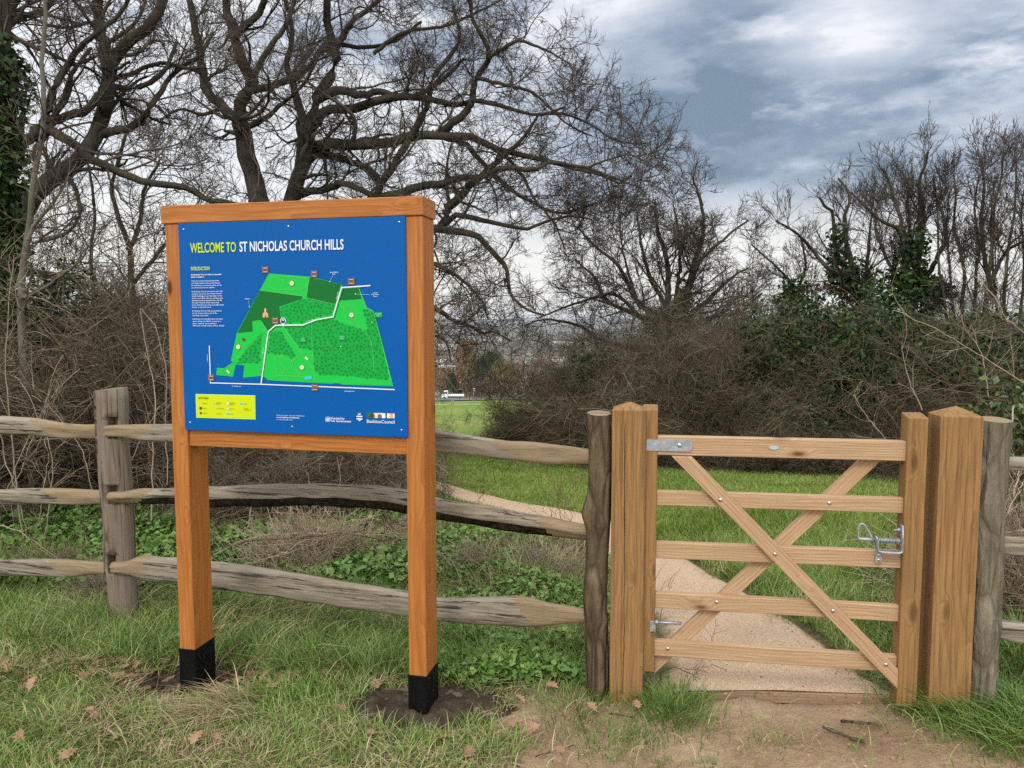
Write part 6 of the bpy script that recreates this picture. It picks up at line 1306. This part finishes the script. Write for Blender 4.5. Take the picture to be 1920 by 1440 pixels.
# ================================================================== FAR LAND
def at_row(px, Y): x = (px - 960) / F * Y; return np.array([x, Y, float(H(x, Y))])
def strip_road(name, pts, w_, m_, zo):
    P = resample(np.array(pts, float), 160); T = norm(np.gradient(P, axis=0)); N_ = np.stack([-T[:, 1], T[:, 0]], 1); a = P + N_ * w_ / 2; b = P - N_ * w_ / 2
    V = np.stack([np.column_stack([a, H(a[:, 0], a[:, 1]) + zo]), np.column_stack([b, H(b[:, 0], b[:, 1]) + zo])], 1); ix = np.arange(len(P) * 2).reshape(-1, 2); a_ = Acc(); a_.add(V.reshape(-1, 3), np.stack([ix[:-1, 0], ix[:-1, 1], ix[1:, 1], ix[1:, 0]], -1)); tag(link(name, a_.mesh(name, m_, True)), kind='structure')
M['asphalt'] = mat('asphalt', (.16, .165, .17), .9, lambda B, b: B.set(b.inputs['Base Color'], B.ramp(B.noise(B.geo('Position'), .6, 5, .7), [(.3, (.12, .125, .13)), (.7, (.23, .235, .24))])))
M['far_path'] = mat('pale_path', (.45, .40, .30), .9, lambda B, b: B.set(b.inputs['Base Color'], B.ramp(B.noise(B.geo('Position'), 1.2, 4, .6), [(.3, (.40, .34, .25)), (.7, (.56, .50, .38))])))
strip_road('road', [(-90, 186), (-40, 189), (-10, 193), (20, 200), (60, 214)], 17, 'asphalt', .25); strip_road('park_path', [(-40, 118), (-15, 121), (-9, 125), (0, 128), (16, 133)], 2.4, 'far_path', .15)
def noisy(name, a, b, sc, rough=.8): return mat(name, a, rough, lambda B, bb: B.set(bb.inputs['Base Color'], B.ramp(B.noise(B.geo('Position'), sc, 4, .6), [(.3, a), (.7, b)])))
M['f_white'] = noisy('pale_render', (.60, .58, .54), (.78, .76, .72), .5); M['f_brick'] = noisy('far_brick', (.25, .14, .09), (.36, .22, .15), 1.0); M['f_buff'] = noisy('buff_brick', (.42, .33, .22), (.52, .42, .30), 1.0)
M['f_roof'] = noisy('grey_tiles', (.14, .12, .11), (.24, .21, .19), .6); M['f_roof2'] = noisy('brown_tiles', (.22, .13, .09), (.30, .19, .14), .6); M['f_glass'] = mat('far_glass', (.05, .06, .07), .2); M['f_flat'] = noisy('flat_roof', (.5, .5, .5), (.66, .66, .66), .3)
def gable(w_, d_, h, rh):
    wl = [(-w_ / 2, -d_ / 2, -1.5), (w_ / 2, -d_ / 2, -1.5), (w_ / 2, d_ / 2, -1.5), (-w_ / 2, d_ / 2, -1.5), (-w_ / 2, -d_ / 2, h), (w_ / 2, -d_ / 2, h), (w_ / 2, d_ / 2, h), (-w_ / 2, d_ / 2, h), (-w_ / 2, 0, h + rh), (w_ / 2, 0, h + rh)]
    a_ = Acc(); a_.add(wl, [(0, 1, 5, 4), (1, 2, 6, 5), (2, 3, 7, 6), (3, 0, 4, 7)]); a_.f.append(np.array([(5, 6, 9), (7, 4, 8)])); a_.mi.append(np.zeros(2, np.int32))
    e = .35; t_ = .18; b_ = Acc()
    for s in (-1, 1):
        y0, y1 = s * (d_ / 2 + e), 0; z0, z1 = h - e * rh / (d_ / 2), h + rh + .02
        V = [(-w_ / 2 - e, y0, z0), (w_ / 2 + e, y0, z0), (w_ / 2 + e, y1, z1), (-w_ / 2 - e, y1, z1)]; V += [(p[0], p[1], p[2] + t_) for p in V]
        b_.add(V, [(0, 3, 2, 1), (4, 5, 6, 7), (0, 1, 5, 4), (1, 2, 6, 5), (2, 3, 7, 6), (3, 0, 4, 7)])
    return a_, b_
def house(wall, roof, w_, d_, h, rh, flat_=False):
    o = link('house' if not flat_ else 'flat_roofed_block', None)
    if flat_:
        bm_obj('wall', box_bm(w_, d_, h + 2, 0, (0, 0, h / 2 - 1)), wall, o); bm_obj('roof', box_bm(w_ + .5, d_ + .5, .5, 0, (0, 0, h + .26)), 'f_flat', o)
    else:
        a_, b_ = gable(w_, d_, h, rh); link('wall', a_.mesh('wall', wall), o); r = link('roof', b_.mesh('roof', roof), o); bm_obj('chimney', box_bm(.9, .6, 1.6, 0, (w_ * .3, .3, h + rh + .3)), 'f_brick', r)
    nw = max(2, int(w_ / 3)); fl_ = max(1, int(h / 2.7))
    for s in (-1,):
        for j in range(fl_):
            for i in range(nw): bm_obj('window', box_bm(w_ / nw * .5, .12, 1.2, 0, ((i + .5) * w_ / nw - w_ / 2, s * d_ / 2, 1.6 + j * 2.8)), 'f_glass', o)
    return o
HP = [house('f_white', 'f_roof', 9, 7, 5.4, 2.6), house('f_brick', 'f_roof2', 8, 7, 5.2, 2.6), house('f_buff', 'f_roof', 12, 7.5, 5.2, 2.4), house('f_white', 'f_roof2', 16, 8, 5.4, 2.4)]
LBL = ['small white house with a grey roof in the far town', 'brick house with a brown roof in the far town', 'buff brick house with a grey roof in the far town', 'long white terrace with a brown roof in the far town']; GRP = ['white houses of the far town', 'brick houses of the far town', 'buff houses of the far town', 'white terraces of the far town']
g = np.random.default_rng(77); hs = []
for k in range(96):
    Y = 235 * (6.5 ** g.random()); px = g.uniform(760, 1180) if k % 3 else g.uniform(1180, 1900); hs.append((px, Y))
for k, (px, Y) in enumerate(hs):
    i = k % 4; o = HP[i] if k < 4 else copy_tree(HP[i]); p = at_row(px, Y); o.location = p; o.rotation_euler = (0, 0, g.uniform(-.5, .5) + (math.pi / 2 if g.random() < .25 else 0)); tag(o, LBL[i], 'house', GRP[i])
for (px, Y, w_, d_, h, lab_) in [(838, 620, 14, 10, 9, 'white flat-roofed block with dark windows just right of the board post in the far town'), (845, 1500, 60, 24, 9, 'long pale warehouse low in the valley right of the board'), (1075, 1700, 90, 30, 10, 'long pale warehouse seen through branches of the hedgerow oak'), (905, 2200, 110, 30, 12, 'far pale warehouse below the horizon')]:
    o = house('f_white', 'f_roof', w_, d_, h, 0, True); o.location = at_row(px, Y); tag(o, lab_, 'building')
# distant trees: twiggy clouds of slivers in one mesh (a wood nobody could count)
def sliver_tree(acc, c, w_, h, n_, g, mi, lean=.3):
    q = norm(g.normal(size=(n_, 3))) * (g.random(n_) ** .45)[:, None]; q = q * np.array([w_ / 2, w_ / 2, h * .42]) + np.array([0, 0, h * .56]); d = norm(q * np.array([1, 1, .6]) * .6 / w_ + g.normal(size=(n_, 3)) * .35 + [0, 0, .5]); s = norm(np.cross(d, g.normal(size=(n_, 3))))
    L_ = (h * .10 * (.5 + g.random(n_)))[:, None]; ww = h * .012
    V = np.stack([q - d * L_ - s * ww, q - d * L_ + s * ww, q + d * L_], 1) + c; acc.add(V.reshape(-1, 3), np.arange(n_ * 3).reshape(n_, 3), mi)
    P = np.stack([c + [0, 0, -.5], c + [0, 0, h * .45]], 0)[None]; v, f = tubes(P, np.array([[h * .02, h * .012]]), 4); acc.add(v, f, mi)
for nm, cols in (('fw1', ((.10, .075, .06), (.17, .13, .10))), ('fw2', ((.13, .105, .05), (.24, .19, .09))), ('fw3', ((.03, .05, .025), (.06, .085, .04))), ('fw4', ((.20, .12, .06), (.34, .22, .12)))):
    M[nm] = leafmat('far_wood_' + nm[-1], [(0, cols[0]), (.5, tuple((a + b) / 2 for a, b in zip(*cols))), (.8, cols[1]), (1, cols[1])], .9, .1, .01)
acw_ = Acc(); g = np.random.default_rng(88)
for k in range(2600):
    Y = 215 * (22 ** (g.random() ** .9)); px = g.uniform(560, 1960) if k % 2 else g.uniform(780, 1200); p = at_row(px, Y); p[0] += 0
    hgt_ = g.uniform(6, 11) * (1 if Y < 1200 else 1.8); sliver_tree(acw_, p, hgt_ * g.uniform(.8, 1.6) * (1 if Y < 1200 else 2.2), hgt_, 90 if Y < 500 else 46, g, int(g.choice([0, 0, 0, 1, 2])))
tag(link('distant_woodland', acw_.mesh('distant_woodland', ['fw1', 'fw2', 'fw3'])), kind='stuff', label='brown winter woodland and hedges across the valley')
def far_tree(px, Y, w_, h, n_, mi, name, label):
    p = at_row(px, Y); a_ = Acc(); sliver_tree(a_, np.zeros(3), w_, h, n_, g, 0); o = link(name, a_.mesh(name, mi)); o.location = p; tag(o, label, 'tree')
far_tree(873, 205, 5.5, 16, 1500, 'fw4', 'far_poplar', 'tall tan poplar behind the road right of the board'); far_tree(888, 204, 7, 12, 1500, 'fw2', 'far_tree', 'olive brown tree behind the road sign'); far_tree(918, 203, 9, 13, 2200, 'fw3', 'far_conifer', 'dark green conifer behind the road'); far_tree(858, 207, 6, 9, 1300, 'fw3', 'far_evergreen', 'small dark evergreen behind the white truck')
far_tree(940, 201, 10, 11, 1800, 'fw2', 'far_bushy_tree', 'bushy olive tree at the right end of the road'); far_tree(835, 212, 4, 9, 700, 'fw4', 'far_birch', 'thin reddish tree right beside the board post in the distance'); far_tree(902, 200, 9, 6, 1500, 'fw1', 'far_hedge_tree', 'low brown hedge tree behind the road sign')
# white flatbed truck
p = at_row(848, 191.5); TR = thing('flatbed_truck', tuple(p + [0, 0, .25]), 'white flatbed truck driving along the far road', 'truck'); TR.scale = (1.0, 1.0, 1.0)
M['truck_white'] = mat('truck_white', (.78, .80, .82), .4, lambda B, b: B.set(b.inputs['Roughness'], B.rng(B.noise(B.obj(), 5, 2, .5), .3, .7, .3, .5))); M['tyre'] = mat('tyre', (.02, .02, .02), .9)
bm = bmesh.new(); pr = [(-2.85, .45), (-1.15, .45), (-1.15, 2.15), (-2.1, 2.15), (-2.55, 1.35), (-2.85, 1.2)]
f0 = [bm.verts.new((x_, -.95, z_)) for x_, z_ in pr]; f1 = [bm.verts.new((x_, .95, z_)) for x_, z_ in pr]; bm.faces.new(f0); bm.faces.new(f1[::-1])
for i in range(6): bm.faces.new((f0[i], f1[i], f1[(i + 1) % 6], f0[(i + 1) % 6]))
bmesh.ops.recalc_face_normals(bm, faces=bm.faces[:]); bmesh.ops.bevel(bm, geom=bm.edges[:], offset=.05, segments=2, affect='EDGES'); CAB = bm_obj('cab', bm, 'truck_white', TR)
for x0, x1 in ((-2.35, -1.85), (-1.75, -1.25)): bm_obj('side_window', box_bm(x1 - x0, .04, .55, .01, ((x0 + x1) / 2, -.96, 1.72)), 'f_glass', CAB)
bm_obj('windscreen', box_bm(.04, 1.5, .75, .01, (0, 0, 0)), 'f_glass', CAB, Matrix.Translation((-2.34, 0, 1.75)) @ Matrix.Rotation(rad(29), 4, 'Y'))
bm_obj('flatbed', box_bm(3.9, 2.0, .42, .02, (.95, 0, 1.05)), 'truck_white', TR); bm_obj('chassis', box_bm(5.2, .9, .25, .02, (0, 0, .65)), 'tyre', TR)
for x_ in (-2.0, 1.5):
    for y_ in (-.85, .85):
        bm = bmesh.new(); bmesh.ops.create_cone(bm, cap_ends=True, segments=20, radius1=.38, radius2=.38, depth=.25); w0 = bm_obj('wheel', bm, 'tyre', TR, Matrix.Translation((x_, y_, .38)) @ RX)
        bm = bmesh.new(); bmesh.ops.create_cone(bm, cap_ends=True, segments=16, radius1=.2, radius2=.2, depth=.27); bm_obj('rim', bm, 'galv', w0)
p = at_row(888, 184); RS = thing('road_sign', tuple(p), 'small round white sign on a thin pole beside the far road', 'sign')
rod('pole', [(0, 0, -.3), (0, 0, 2.4)], .05, 'galv', RS); bm = bmesh.new(); bmesh.ops.create_cone(bm, cap_ends=True, segments=24, radius1=.42, radius2=.42, depth=.05); bm_obj('disc', bm, 'f_white', RS, Matrix.Translation((0, -.06, 2.7)) @ RX)
for i, px in enumerate((847, 850)):
    p = at_row(px, 119); o = link('bollard', None); rod('shaft', [(0, 0, -.2), (0, 0, .9)], .07, 'rail_wood', o); rod('cap', [(0, 0, .9), (0, 0, .97)], .05, 'rail_wood', o); o.location = p; tag(o, ['dark wooden bollard beside the far pale path, the left one', 'dark wooden bollard beside the far pale path, the right one'][i], 'bollard')

# ================================================================== AIR
bm = box_bm(18400, 12000, 215, 0, (0, 5700, -40)); hz = bm_obj('haze', bm, 'blue'); hz.data.materials.clear()
hm = bpy.data.materials.new('haze'); hm.use_nodes = True; hn = hm.node_tree; hn.nodes.clear(); ho = hn.nodes.new('ShaderNodeOutputMaterial'); pv = hn.nodes.new('ShaderNodeVolumePrincipled')
pv.inputs['Color'].default_value = (.80, .86, .95, 1); pv.inputs['Density'].default_value = .00011; hn.links.new(pv.outputs[0], ho.inputs['Volume']); hz.data.materials.append(hm); tag(hz, kind='stuff')
